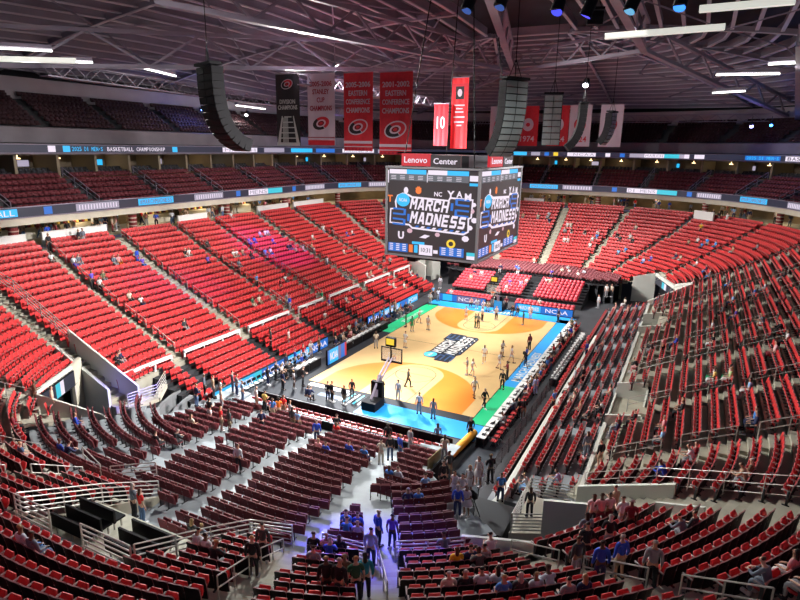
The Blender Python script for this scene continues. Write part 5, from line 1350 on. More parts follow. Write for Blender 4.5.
banner(BX, 10.5, 26.8, 3.3, 7.4, 0, [('2005-2006', 2.6, .5, 2.8), ('EASTERN', 1.8, .5, 2.1), ('CONFERENCE', 1.0, .5, 2.75), ('CHAMPIONS', .2, .5, 2.7)], 'red 2005-2006 champions banner beside the white one', extra=ex_ec)
banner(BX, 6.3, 26.7, 3.5, 7.6, 0, [('2001-2002', 2.7, .5, 2.9), ('EASTERN', 1.9, .5, 2.2), ('CONFERENCE', 1.1, .5, 2.9), ('CHAMPIONS', .3, .5, 2.9)], 'red 2001-2002 champions banner, rightmost of the big roof banners', extra=ex_ec)
def ex_10(m, F, w, h):
    for k_, (yy, ww) in enumerate(((.9, .62), (.5, .4), (.1, .5), (-.5, .66), (-1.1, .6), (-1.5, .3))): rect(m, F, -w*ww/2, yy, w*ww/2, yy+.16, 1, .012)
    rect(m, F, -w*.5, h*.30, w*.5, h*.42, 0, .012); rect(m, F, -w*.25, h*.2, w*.25, h*.38, 2, .02); annulus(m, F, 0, h*.29, 0, 0, .3, .45, 1, .03)
banner(18.0, 7.2, 28.2, 2.2, 8.4, 4, [], 'bright red hanging banner with a portrait panel left of the scoreboard hanger', extra=ex_10)
banner(17.2, 9.3, 25.1, 1.9, 5.0, 0, [('10', .3, 1.5, 1.1)], 'dark red number 10 banner beside the bright red one')
# college banners in a row far behind the speakers
for i, (yy, bgc, num, ink, lb) in enumerate([(10.2, 1, '', 0, 'pale banner half hidden behind the grey curved speaker'), (5.4, 0, '1974', 1, 'red 1974 college banner left of the straight speaker'), (.6, 0, '2024', 1, 'red college banner half hidden by the straight speaker'),
                                  (-2.8, 1, '2024', 0, 'white 2024 college banner right of the straight speaker'), (-7.4, 1, '', 3, 'pale college banner behind the brown curved speaker')]):
    banner(44.0, yy, 26.6, 3.3, 6.2, bgc, ([(num, -2.0, .9, 2.3)] if num else []), lb, ink=ink,
           extra=lambda m, F, w, h, k=ink: (annulus(m, F, 0, .2, .35, .3, .9, 1.0, k, .012)))
# round blocks of lamps near the lens at the top of the frame: moving-head lights on the near truss
def moving_head(p, ang, label, glow=None):
    e = empty('moving_light', p, ang); tag(e, label, 'stage light')
    m = MB(); m.tube((0, 0, 0), (.28, 0, -.62), .20, 14, 0); m.tube((.28, 0, -.62), (.31, 0, -.70), .21, 14, 0); m.build('head', [M_black], e)
    m = MB(); m.tube((.31, 0, -.705), (.32, 0, -.72), .18, 14); m.build('lens', [mat('lens_blue', (.1, .3, .9), .3, emit=glow or (.02, .1, .4), es=1.5 if glow else .6)], e)
    m = MB(); m.box((0, .26, .1), (.16, .05, .5)); m.box((0, -.26, .1), (.16, .05, .5)); m.box((0, 0, .36), (.3, .6, .16)); m.build('yoke', [M_black], e)
    m = MB(); m.tube((0, 0, .4), (0, 0, 1.6), .03, 6); m.build('clamp', [M_blacksteel], e)
moving_head((-33.1, -13.2, 24.9), 2.6, 'black stage light at the top edge, first from the left', None)
moving_head((-32.7, -14.2, 25.0), 2.6, 'black stage light at the top edge, second from the left', None)
moving_head((-32.2, -15.9, 24.8), 2.9, 'black stage light at the top edge with a faint blue glow', (.05, .05, .7))
moving_head((-31.9, -16.9, 24.75), 1.2, 'large black stage light at the top edge lit violet blue', (.1, .08, .9))
moving_head((-31.74, -18.2, 24.75), 2.4, 'slanted black stage light at the top edge with a teal lens', (.05, .25, .4))
moving_head((-31.6, -19.5, 24.75), 2.9, 'black stage light at the top edge with a bright blue lens, rightmost', (.05, .3, 1))
truss((-33.4, -12.0, 26.6), (-31.2, -21.5, 26.6), .6, 12, 'light truss carrying the black stage lights at the top edge', .1, 'lighting_truss')
# ---------------------------------------------------------------- baskets
def basket(s, label):
    e = empty('basketball_hoop', (s*16.4, 0, 0), 0 if s < 0 else PI); tag(e, label, 'basketball hoop')
    m = MB(); m.box((0, 0, .35), (1.6, 1.2, .7)); m.box((.75, 0, 1.0), (.35, 1.0, 1.9)); m.build('padded_base', [M_black], e)
    m = MB(); m.box((.95, 0, .8), (.06, 1.02, 1.3)); m.build('pad_logo', [M_blue], e)
    m = MB(); m.beam((.5, 0, .7), (1.2, 0, 2.3), .3, .35); m.beam((1.0, .15, 2.0), (2.9, .15, 3.2), .1, .14); m.beam((1.0, -.15, 2.0), (2.9, -.15, 3.2), .1, .14); m.beam((-.3, 0, .8), (1.0, 0, 2.2), .14, .16)
    m.build('boom', [M_steel], e)
    m = MB(); m.box((3.1, 0, 3.42), (.05, 1.83, 1.07)); 
    m.build('backboard', [glass], e)
    m = MB()
    for y in (-.93, .93): m.box((3.1, y, 3.42), (.09, .07, 1.2))
    for z in (2.86, 3.98): m.box((3.1, 0, z), (.09, 1.93, .07))
    m.box((3.1, 0, 2.80), (.12, 1.9, .1)); m.box((3.0, 0, 3.3), (.1, .12, 1.1))
    m.build('board_frame', [M_black], e)
    m = MB(); 
    for y in (-.3, .3): m.box((3.14, y, 3.3), (.01, .05, .45))
    for z in (3.08, 3.52): m.box((3.14, 0, z), (.01, .65, .05))
    m.build('target_square', [M_paint_w], e)
    m = MB(); n = 16
    for i in range(n):
        a, b = 2*PI*i/n, 2*PI*(i+1)/n
        m.tube((3.38+.23*math.cos(a), .23*math.sin(a), 3.05), (3.38+.23*math.cos(b), .23*math.sin(b), 3.05), .02, 6)
    m.box((3.14, 0, 3.03), (.1, .2, .1)); m.build('rim', [mat('rim_orange', (.8, .15, .03), .5) if s < 0 else bpy.data.materials['rim_orange']], e)
    m = MB()
    for i in range(12):
        a, b = 2*PI*i/12, 2*PI*(i+1)/12
        for (r0, z0, r1, z1) in ((.23, 3.04, .17, 2.85), (.17, 2.85, .13, 2.62)):
            m.beam((3.38+r0*math.cos(a), r0*math.sin(a), z0), (3.38+r1*math.cos(b), r1*math.sin(b), z1), .012, .012)
            m.beam((3.38+r0*math.cos(b), r0*math.sin(b), z0), (3.38+r1*math.cos(a), r1*math.sin(a), z1), .012, .012)
    m.build('net', [M_paint_w], e)
    m = MB(); m.box((2.95, 0, 4.55), (.3, .85, .75), mi=0); m.box((3.11, 0, 4.6), (.02, .7, .5), mi=1); m.box((2.79, 0, 4.6), (.02, .7, .5), mi=1); m.box((2.95, 0, 4.05), (.08, .08, .4), mi=0)
    m.build('shot_clock', [M_black, L_yellow], e)
glass = mat('board_glass', (.8, .85, .85), .05)
glass.node_tree.nodes['Principled BSDF'].inputs['Alpha'].default_value = .22
basket(-1, 'near basketball hoop with glass board, padded base and shot clock on the blue apron')
basket(1, 'far basketball hoop with glass board and shot clock in front of the red end blocks')

# ---------------------------------------------------------------- barriers, boards, tables
def board(p, q, z0, z1, label, panels, name='led_board', nrm=None, base=L_blue, cat='LED board', thick=.18):
    """upright board p->q; content faces the left-hand side when walking p->q; panels (t0, t1, mi, text, textmi)"""
    o = Vector((p[0], p[1], 0)); d = Vector((q[0]-p[0], q[1]-p[1], 0)); L = d.length; u = d.normalized(); nrm = Vector((-u.y, u.x, 0))
    e = empty(name, o); tag(e, label, cat)
    m = MB(); m.wall((0, 0), (d.x, d.y), z0, z1, z0, z1, thick, 0); m.build('cabinet', [M_black], e)
    mats = [base, L_cyan, L_white, L_navy, L_teal, L_red, L_purple]
    # reading direction: the viewer stands on the nrm side, so text runs along -u
    F = frame(tuple(nrm*(thick/2+.01)+u*L/2+Vector((0, 0, (z0+z1)/2))), tuple(-u), (0, 0, 1)); H = z1-z0
    m = MB(); rect(m, F, -L/2+.05, -H/2+.05, L/2-.05, H/2-.05, 0)
    for (t0, t1, mi, txt, tm) in panels:
        x0, x1 = -L/2+t0*L, -L/2+t1*L
        if mi is not None: rect(m, F, x0, -H/2+.07, x1, H/2-.07, mi, .006)
        if txt: put_text(m, txt, F @ Matrix.Translation(((x0+x1)/2, 0, .02)), tm, height=H*.5, width=(x1-x0)*.85, bold=.01)
    m.build('screen', mats, e)
MMt = 'MARCH MADNESS'
board((-6.0, 11.25), (-22.0, 11.25), 0, 1.05, 'long cyan and blue LED board in front of the near part of the left bank', [(0, .12, 1, None, 0), (.12, .3, 1, MMt, 2), (.3, .36, 4, None, 0), (.36, .58, 0, 'NCAA', 2), (.58, .8, 1, MMt, 2), (.8, 1, 0, 'NCAA', 2)][::1])
board((15.5, 11.25), (2.2, 11.25), 0, 1.05, 'blue LED board in front of the far part of the left bank', [(.0, .25, 0, 'NCAA', 2), (.25, .6, 1, MMt, 2), (.6, .78, 0, None, 0), (.78, 1, 1, 'NCAA', 2)])
board((-7.3, 8.2), (-10.6, 8.2), 0, 1.5, 'blue and violet scorer table screen on the left sideline', [(.1, .55, 1, 'NCAA', 2), (.55, .7, 6, None, 0), (.9, 1, 5, None, 0)], base=L_blue)
board((17.35, -8.9), (17.35, -1.7), 0, 1.0, 'blue lettered LED board right of the far basket', [(.05, .45, 1, 'MARCH MADNESS', 2), (.5, .95, None, 'NCAA', 2)])
board((17.35, 2.2), (17.35, 8.9), 0, 1.0, 'blue LED board left of the far basket', [(.1, .3, 1, None, 0), (.4, .9, 6, 'NCAA', 2)])
# tunnel lintel signs
def lintel_sign(p, q, z0, z1, label, off):
    board(p, q, z0, z1, label, [(.42, .55, 4, None, 0), (.55, .66, 2, None, 1)], 'tunnel_sign', None, L_navy, 'sign', .1)
lintel_sign((-29.5, 16.5), (-33.2, 14.42), 3.35, 4.45, 'tilted glowing sign over the near left tunnel mouth', 0)
lintel_sign((23.2, -19.4), (30.4, -16.95), 2.75, 3.7, 'dark glowing sign over the far right tunnel mouth', 0)
# black draped barriers round the near end
def barrier(p, q, h, label, posts=True, m_=None, t=.08, name='barrier'):
    o = Vector((p[0], p[1], 0)); d = Vector((q[0]-p[0], q[1]-p[1], 0))
    e = empty(name, o); tag(e, label, 'barrier')
    m = MB(); n = max(2, int(d.length/.5)); u = d.normalized(); nn = Vector((-u.y, u.x, 0))
    for i in range(n):
        a, b = d*(i/n), d*((i+1)/n); w1 = .04 if i % 2 else -.02; w2 = -.02 if i % 2 else .04
        m.wall((a.x+nn.x*w1, a.y+nn.y*w1), (b.x+nn.x*w2, b.y+nn.y*w2), 0, h, 0, h, t)
    m.build('drape', [m_ or M_black], e)
    m = MB(); m.beam((0, 0, h+.02), (d.x, d.y, h+.02), .07, .05); m.build('top_rail', [M_blacksteel], e)
    if posts:
        for i in range(0, n+1, max(1, n//5)):
            a = d*(i/n); m = MB(); m.box((a.x-nn.x*.08*0+u.y*.0, a.y, h/2+.03), (.07, .07, h+.06)); m.build('post', [M_steel], e)
barrier((-20.2, 8.3), (-20.2, -8.2), 1.12, 'long black draped barrier between the court apron and the red folding chairs')
barrier((-22.02, 7.2), (-22.02, -8.3), 1.08, 'second black draped barrier in front of the maroon riser chairs')
barrier((-22.4, -8.9), (-25.3, -8.75), 1.5, 'black padded barrier at the corner of the riser chairs by the yellow tube', False)
m = MB(); m.tube((-17.3, -8.15, .42), (-22.7, -7.75, .42), .27, 16); m.tube((-22.7, -7.75, .42), (-23.2, -7.7, .42), .27, 16, 1); m.box((-20, -7.95, .1), (5.6, .3, .2), -.07, 2)
M_tube = mat('padding_yellow', (.85, .38, .02), .6); o = m.build('rail_padding', [M_tube, M_orange, M_black], loc=(0, -.55, .0)); tag(o, 'thick yellow and orange padded roll beside the dark carpet', 'padding')
m = MB(); m.beam((-22.8, -8.9, .1), (-25.2, -8.7, .1), .1, .2); m.wall((-22.5, -8.55), (-24.9, -8.5), .2, 1.9, .2, 2.1, .06); tag(m.build('clear_panel', [mat('smoked_panel', (.22, .18, .09), .2)]), 'leaning brown smoked panel beside the yellow roll', 'panel')
# press tables with white tops: sections
tt = [M_paint_w, M_black, L_blue]
def press_table(x, y, rz, label, group, L=1.8):
    e = empty('press_table', (x, y, 0), rz); tag(e, label, 'table', group)
    m = MB(); m.box((0, 0, .74), (L-.03, .62, .05)); m.build('table_top', [M_paint_w if 'courtside row' in label else M_charc], e)
    m = MB(); m.box((0, -.29, .37), (L-.05, .03, .72)); m.build('table_skirt', [M_black], e)
    m = MB()
    for s in (-1, 1): m.box((s*(L/2-.1), .2, .36), (.05, .05, .72))
    m.build('leg', [M_blacksteel], e)
M_charc = mat('table_charcoal', (.06, .06, .065), .6)
rnd = random.Random(11)
def laptop(x, y, z, rz, label, group):
    e = empty('laptop', (x, y, z), rz); tag(e, label, 'laptop', group)
    m = MB(); m.box((0, 0, .012), (.34, .24, .02)); m.build('keyboard_base', [M_blacksteel], e)
    m = MB(); m.box((0, -.13, .13), (.34, .015, .22), rx=.2); m.build('screen', [M_black], e)
pm = MB(); pm.box((0, 0, .008), (.30, .42, .012)); pme = pm.mesh('paper_sheet'); pme.materials.append(M_paint_w)
def paper(x, y, z, rz, label, group):
    o = bpy.data.objects.new('paper_sheet', pme); COL.objects.link(o); o.location = (x, y, z); o.rotation_euler = (0, 0, rz); tag(o, label, 'paper', group)
for i in range(36):
    x = -13.9+.43*i
    if not (-11 < x < -7): paper(x, 9.05+.1*(i % 2), .766, rnd.uniform(-.3, .3), 'white paper sheet on the dark left sideline tables', 'papers on the left sideline tables')
for i in range(32): paper(-5.1+.46*i, -11.55+.1*(i % 2), .766, rnd.uniform(-.4, .4), 'white paper sheet on the second row of press tables', 'papers on the second press row')
nt = 0
for i in range(17):
    x = -17.6+1.9*i
    press_table(x, -9.55, PI, 'white topped press table in the courtside row on the right, %s from the near end' % ordinal(i), 'courtside press tables')
    laptop(x-.3, -9.6, .765, rnd.uniform(-.2, .2), 'dark laptop on the %s courtside press table' % ordinal(i), 'courtside laptops')
    if i % 2 == 0: laptop(x+.45, -9.6, .765, rnd.uniform(-.2, .2), 'dark laptop at the far side of the %s courtside press table' % ordinal(i), 'courtside laptops')
for i in range(8):
    x = -4.6+1.9*i
    press_table(x, -11.55+.9*0, PI, 'white topped table in the second row behind the courtside press, %s from the near end' % ordinal(i), 'second row press tables')
for i in range(9):
    x = -13.5+1.9*i
    if -11 < x < -7: continue
    press_table(x, 9.05, 0, 'dark table with white papers on the left sideline, %s from the near end' % ordinal(i), 'left bench side tables')
# courtside folding chairs: red ones on the right, dark on the left
chair_r = proto_meshes(folding_chair_parts(M_red, M_red)); chair_k = proto_meshes(folding_chair_parts(M_black, M_black))
RCH = []
for i in range(46):
    x = -17.8+.68*i
    RCH.append((x, -10.35)); place('folding_chair', chair_r, x, -10.35, .02 if False else 0, 0, 'red folding chair tucked at the courtside press tables on the right', 'chair', 'red chairs behind the courtside press tables')
for i in range(22):
    x = -5.2+.68*i
    if i % 5 == 4: continue
    place('folding_chair', chair_r, x, -12.25, .12, 0, 'red folding chair behind the second row of press tables', 'chair', 'red chairs behind the second press row')
LCH = []
for i in range(36):
    x = -15+.72*i
    if -11.4 < x < -7: continue
    LCH.append((x, 9.95)); place('folding_chair', chair_k, x, 9.95, 0, PI, 'dark folding chair in the team bench row on the left sideline', 'chair', 'dark bench chairs on the left sideline')
# white bench strips at the near left (a row of white cushioned bench chairs)
whitec = proto_meshes(folding_chair_parts(M_paint_w, M_black))
for i in range(13): place('folding_chair', whitec, -19.0+.62*i, 10.55, 0, PI, 'white seated folding chair in the row beside the near LED board', 'chair', 'white seated chairs at the near left sideline')
m = MB(); m.box((0, 0, .6), (2.6, 2.4, 1.2)); m.box((0, 0, 1.22), (2.7, 2.5, .06), mi=1)
tag(m.build('camera_stage', [M_black, M_dark], loc=(-27.2, -12.9, 0)), 'black draped camera stage beside the dark carpet', 'stage')
def tripod_camera(x, y, z, rz, label):
    e = empty('video_camera', (x, y, z), rz); tag(e, label, 'camera')
    m = MB()
    for a in (0, 2.1, 4.2): m.beam((0, 0, 1.2), (.45*math.cos(a), .45*math.sin(a), 0), .04, .04)
    m.build('tripod', [M_black], e); m = MB(); m.box((0, .05, 1.4), (.2, .5, .26)); m.tube((0, .3, 1.4), (0, .55, 1.4), .09, 10); m.build('camera_body', [M_black], e)
tripod_camera(-2.0, -8.2+.1, 0, 2.2, 'video camera on a tripod near the right sideline')
tripod_camera(-27.9, -12.4, 1.25, -.6, 'large video camera on the black stage')
m = MB(); m.box((0, 0, .45), (.9, .7, .9)); m.box((0, 0, .93), (.95, .75, .08), mi=1); tag(m.build('bin', [M_blue, M_cyan], loc=(-23.4, 9.9, 0)), 'bright blue bin at the near left of the floor', 'bin')
m = MB(); m.tube((0, 0, 0), (0, 0, .95), .32, 16); m.tube((0, 0, .95), (0, 0, 1.0), .34, 16); tag(m.build('waste_bin', [M_black], loc=(-31.9, -16.1, .6)), 'round black bin against the curved white wall', 'bin')
# curved pale kerb ledges at the near left of the floor
for i, (r0, z) in enumerate(((5.2, .5), (6.3, .75), (7.4, 1.0))):
    m = MB(); pts = []
    for k in range(9):
        a = math.radians(100+9*k); pts.append((-21.5+(r0+.3)*math.cos(a), 6.6+(r0)*math.sin(a)))
    for a, b in zip(pts, pts[1:]): m.wall(a, b, 0, z, 0, z, .28)
    tag(m.build('kerb_ledge', [mat('ledge_grey', (.2, .21, .22), .7) if i == 0 else bpy.data.materials['ledge_grey']]), 'curved grey ledge at the near left of the floor, %s from the court' % ordinal(i), 'ledge')
m = MB(); m.prism([(-31.0, -8.9), (-22.8, -9.1), (-17.0, -8.9), (-17.0, -11.1), (-24.0, -11.2), (-26.9, -11.6), (-29.5, -12.6), (-31.2, -12.4)], .0, .012); tag(m.build('carpet', [mat('carpet_dark', (.028, .034, .045), .95, var=.2)]), 'dark grey carpet where the cheer squad stands', 'carpet')

# ---------------------------------------------------------------- people
def skin(name, V, E, R, root=0, sub=1):
    me = bpy.data.meshes.new(name); me.from_pydata(V, E, [])
    o = bpy.data.objects.new(name, me); COL.objects.link(o)
    md = o.modifiers.new('s', 'SKIN'); md.use_smooth_shade = True
    for i, r in enumerate(R):
        sv = me.skin_vertices[0].data[i]; sv.radius = (r, r) if not isinstance(r, tuple) else r; sv.use_root = (i == root)
    if sub: ss = o.modifiers.new('u', 'SUBSURF'); ss.levels = sub; ss.render_levels = sub
    dg = bpy.context.evaluated_depsgraph_get(); dg.update()
    out = bpy.data.meshes.new_from_object(o.evaluated_get(dg)); out.name = name
    bpy.data.objects.remove(o); return out
def lerp(a, b, t): return tuple(a[i]+(b[i]-a[i])*t for i in range(3))
def add(a, b): return tuple(a[i]+b[i] for i in range(3))
def figure(pose):
    J = {}
    sit = pose in 'tl'
    J['pel'] = (0, 0, .58 if sit else .95)
    lean = {'l': .42, 't': .0, 'b': .06, 'w': .05, 's': 0}[pose]
    def T(h, y=0): return (0, J['pel'][1]+math.sin(lean)*h+y, J['pel'][2]+math.cos(lean)*h)
    J['waist'] = T(.15); J['chest'] = T(.36, -.01); J['nb'] = T(.50); J['neck'] = T(.56, .01); J['chin'] = T(.63, .035); J['head'] = T(.705, .025); J['top'] = T(.775, .01)
    J['nose'] = add(J['head'], (0, .105, -.02))
    for s, k in ((-1, 'L'), (1, 'R')):
        J['cl'+k] = add(T(.46), (s*.09, 0, 0)); J['sh'+k] = add(T(.45), (s*.185, 0, -.01))
        if pose == 's': J['el'+k] = add(J['sh'+k], (s*.06, -.03, -.28)); J['wr'+k] = add(J['el'+k], (s*.01, .08, -.24)); hd = (0, .02, -.09)
        elif pose == 'b': J['el'+k] = add(J['sh'+k], (s*.07, .02, -.27)); J['wr'+k] = add(J['el'+k], (-s*.10, .23, .02)); hd = (-s*.04, .08, .02)
        elif pose == 'w': J['el'+k] = add(J['sh'+k], (s*.06, -s*.12, -.25)); J['wr'+k] = add(J['el'+k], (0, s*.02+.12, -.19)); hd = (0, .05, -.07)
        elif pose == 't': J['el'+k] = add(J['sh'+k], (s*.05, .04, -.27)); J['wr'+k] = add(J['el'+k], (-s*.07, .23, -.06)); hd = (-s*.03, .08, -.02)
        else: J['el'+k] = add(J['sh'+k], (s*.04, .17, -.23)); J['wr'+k] = add(J['el'+k], (-s*.10, .20, .02)); hd = (-s*.05, .07, -.03)
        J['ha'+k] = add(J['wr'+k], hd)
        J['hip'+k] = add(J['pel'], (s*.095, 0, -.05))
        if sit: J['kn'+k] = (s*.13, .43, .52); J['an'+k] = (s*.13, .42, .10)
        elif pose == 'w': J['kn'+k] = (s*.10, .05+s*.14, .51); J['an'+k] = (s*.10, -.05+s*.24, .10)
        else: J['kn'+k] = (s*.115, .02, .50); J['an'+k] = (s*.125, -.03, .09)
        J['to'+k] = add(J['an'+k], (s*.02, .15, -.05))
    def build(names, edges, rad, extra=()):
        idx = {n: i for i, n in enumerate(names)}
        return skin('m', [J[n] for n in names], [(idx[a], idx[b]) for a, b in edges], [rad[n] for n in names])
    # body with five fingers on each hand
    names = ['pel', 'waist', 'chest', 'nb', 'neck', 'chin', 'head', 'top']; edges = [('pel', 'waist'), ('waist', 'chest'), ('chest', 'nb'), ('nb', 'neck'), ('neck', 'chin'), ('chin', 'head'), ('head', 'top')]
    rad = dict(pel=(.14, .10), waist=(.125, .09), chest=(.15, .105), nb=(.075, .07), neck=.052, chin=.066, head=(.078, .092), top=(.055, .065))
    for k, s in (('L', -1), ('R', 1)):
        names += ['cl'+k, 'sh'+k, 'el'+k, 'wr'+k, 'ha'+k, 'hip'+k, 'kn'+k, 'an'+k, 'to'+k]
        edges += [('nb', 'cl'+k), ('cl'+k, 'sh'+k), ('sh'+k, 'el'+k), ('el'+k, 'wr'+k), ('wr'+k, 'ha'+k), ('pel', 'hip'+k), ('hip'+k, 'kn'+k), ('kn'+k, 'an'+k), ('an'+k, 'to'+k)]
        rad.update({'cl'+k: .06, 'sh'+k: .06, 'el'+k: .042, 'wr'+k: .029, 'ha'+k: (.036, .02), 'hip'+k: .09, 'kn'+k: .058, 'an'+k: .04, 'to'+k: .035})
        d = Vector(J['ha'+k])-Vector(J['wr'+k]); d.normalize(); side = d.cross(Vector((0, 0, 1))) if abs(d.z) < .8 else Vector((0, 1, 0)); side.normalize()
        curl = Vector((0, 0, -1)) if abs(d.z) < .8 else Vector((-s, 0, 0))
        for f_, (o_, ln) in enumerate(((-.027, .055), (-.009, .068), (.009, .065), (.027, .05))):
            a = Vector(J['ha'+k])+side*o_+d*.02; b = a+d*ln*.55+curl*.008; c_ = b+d*ln*.4+curl*.025
            for q, (nm, v) in enumerate((('a', a), ('b', b), ('c', c_))):
                J['f%d%s%s' % (f_, nm, k)] = tuple(v); names.append('f%d%s%s' % (f_, nm, k)); rad['f%d%s%s' % (f_, nm, k)] = .0095-.0012*q
            edges += [('ha'+k, 'f%da%s' % (f_, k)), ('f%da%s' % (f_, k), 'f%db%s' % (f_, k)), ('f%db%s' % (f_, k), 'f%dc%s' % (f_, k))]
        a = Vector(J['wr'+k]).lerp(Vector(J['ha'+k]), .4)-side*.035; b = a+d*.045-side*.015
        J['t1'+k], J['t2'+k] = tuple(a), tuple(b); names += ['t1'+k, 't2'+k]; rad['t1'+k], rad['t2'+k] = .012, .009; edges += [('wr'+k, 't1'+k), ('t1'+k, 't2'+k)]
    body = build(names, edges, rad)
    # clothes
    def top(short):
        nm = ['pel', 'waist', 'chest', 'nb']; ed = [('pel', 'waist'), ('waist', 'chest'), ('chest', 'nb')]; rd = dict(pel=(.155, .122), waist=(.145, .112), chest=(.168, .126), nb=(.092, .085))
        for k in 'LR':
            nm += ['cl'+k, 'sh'+k, 'el'+k]; ed += [('nb', 'cl'+k), ('cl'+k, 'sh'+k), ('sh'+k, 'el'+k)]; rd.update({'cl'+k: .08, 'sh'+k: .077, 'el'+k: .058})
            if short: J['el'+k+'_'] = lerp(J['sh'+k], J['el'+k], .62); nm[-1] = 'el'+k+'_'; ed[-1] = ('sh'+k, 'el'+k+'_'); rd['el'+k+'_'] = .064
            else: J['wr'+k+'_'] = lerp(J['el'+k], J['wr'+k], .93); nm.append('wr'+k+'_'); ed.append(('el'+k, 'wr'+k+'_')); rd['wr'+k+'_'] = .043
        return build(nm, ed, rd)
    def bottom(short):
        J['pw'] = add(J['pel'], (0, 0, .07))
        nm = ['pw', 'pel']; ed = [('pw', 'pel')]; rd = dict(pw=(.148, .112), pel=(.158, .125))
        for k in 'LR':
            nm += ['hip'+k, 'kn'+k]; ed += [('pel', 'hip'+k), ('hip'+k, 'kn'+k)]; rd.update({'hip'+k: .108, 'kn'+k: .078})
            if short: J['kn'+k+'_'] = lerp(J['hip'+k], J['kn'+k], .85); nm[-1] = 'kn'+k+'_'; ed[-1] = ('hip'+k, 'kn'+k+'_'); rd['kn'+k+'_'] = .095
            else: J['an'+k+'_'] = lerp(J['kn'+k], J['an'+k], .95); nm.append('an'+k+'_'); ed.append(('kn'+k, 'an'+k+'_')); rd['an'+k+'_'] = .06
        return build(nm, ed, rd)
    def hair(long):
        h = Vector(J['head']); J['h1'] = tuple(h+Vector((0, -.03, .055))); J['h0'] = tuple(h+Vector((0, .015, .075))); J['h2'] = tuple(h+Vector((0, -.055, -.01)))
        nm = ['h0', 'h1', 'h2']; ed = [('h0', 'h1'), ('h1', 'h2')]; rd = dict(h0=(.07, .05), h1=(.088, .075), h2=(.078, .06))
        if long: J['h3'] = tuple(h+Vector((0, -.075, -.15))); J['h4'] = tuple(h+Vector((0, -.085, -.28))); nm += ['h3', 'h4']; ed += [('h2', 'h3'), ('h3', 'h4')]; rd.update(h3=(.075, .045), h4=(.05, .03))
        return build(nm, ed, rd)
    def shoes():
        m = MB()
        for k in 'LR':
            a, t = J['an'+k], J['to'+k]
            m.box(((a[0]+t[0])/2, (a[1]+t[1])/2+.01, .045), (.10, .28, .09)); m.box((a[0], a[1]-.01, .10), (.09, .10, .06))
        return m.mesh('shoes')
    def facebits():
        m = MB(); h = J['head']
        for s in (-1, 1): m.box((h[0]+s*.033, h[1]+.094, h[2]+.0), (.024, .012, .014)); m.box((h[0]+s*.095, h[1]-.0, h[2]-.01), (.02, .035, .055), mi=1)
        m.box((h[0], h[1]+.088, h[2]-.068), (.045, .012, .012)); 
        m.add([add(h, v) for v in ((-.014, .088, -.035), (.014, .088, -.035), (0, .118, -.035), (0, .09, .012))], [(0, 1, 2), (0, 2, 3), (1, 3, 2)], 1)
        return m.mesh('face')
    P = dict(body=body, short=top(True), long=top(False), trousers=bottom(False), shorts=bottom(True), hair=hair(False), longhair=hair(True), shoes=shoes(), face=facebits())
    if not sit:
        m = MB(); n = 16; vs = []
        for z, r in ((1.02, .155), (.85, .24), (.66, .31)):
            vs += [(r*math.cos(2*PI*i/n), r*.85*math.sin(2*PI*i/n), z) for i in range(n)]
        m.add(vs, [(a*n+i, a*n+(i+1) % n, (a+1)*n+(i+1) % n, (a+1)*n+i) for a in (0, 1) for i in range(n)]); P['skirt'] = m.mesh('skirt', True)
    for me in P.values():
        if not me.materials: me.materials.append(None)
    P['face'].materials.append(None)
    return P
FIG = {p: figure(p) for p in 'sbwtl'}
PAL = dict(white=(.75, .75, .76), pale=(.58, .62, .68), cream=(.66, .60, .48), grey=(.28, .29, .31), slate=(.15, .18, .23), charcoal=(.05, .055, .06), black=(.014, .014, .018), navy=(.018, .028, .09), royal=(.025, .08, .55),
           blue=(.06, .22, .62), azure=(.03, .32, .85), sky=(.27, .50, .80), denim=(.08, .15, .28), violet=(.14, .08, .55), periwinkle=(.38, .44, .72), lilac=(.50, .42, .68), scarlet=(.68, .02, .02), wine=(.22, .02, .035), maroon=(.14, .015, .03),
           pink=(.72, .32, .34), pinkwhite=(.78, .52, .54), orange=(.85, .20, .02), yellow=(.80, .60, .16), gold=(.85, .52, .02), lime=(.50, .70, .28), green=(.02, .36, .16), forest=(.03, .12, .06), olive=(.13, .15, .08), teal=(.02, .28, .40), aqua=(.12, .62, .55),
           khaki=(.38, .30, .20), tan=(.48, .34, .22), brown=(.14, .08, .045))
CLOTH = {k: mat('cloth_'+k, v, .85) for k, v in PAL.items()}
SKINS = [mat('skin_%s' % n, c_, .55) for n, c_ in (('light', (.62, .38, .28)), ('warm', (.50, .28, .18)), ('brown', (.24, .12, .07)), ('deep', (.11, .055, .035)))]
HAIRS = [mat('hair_%s' % n, c_, .7) for n, c_ in (('black', (.015, .012, .01)), ('brown', (.07, .035, .018)), ('blond', (.42, .27, .12)), ('grey', (.4, .39, .37)))]
M_eye = mat('eye_dark', (.03, .02, .02), .4)
CNAME = dict(pinkwhite='pale pink', pale='pale grey', sky='light blue', slate='slate grey', wine='dark red', aqua='turquoise', denim='denim blue', royal='royal blue', azure='bright blue', forest='dark green', gold='golden yellow', navy='navy', periwinkle='blue-lilac', scarlet='bright red')
def wear(o, mats_):
    for i, m in enumerate(mats_):
        o.material_slots[i].link = 'OBJECT'; o.material_slots[i].material = m
rp_ = random.Random(3)
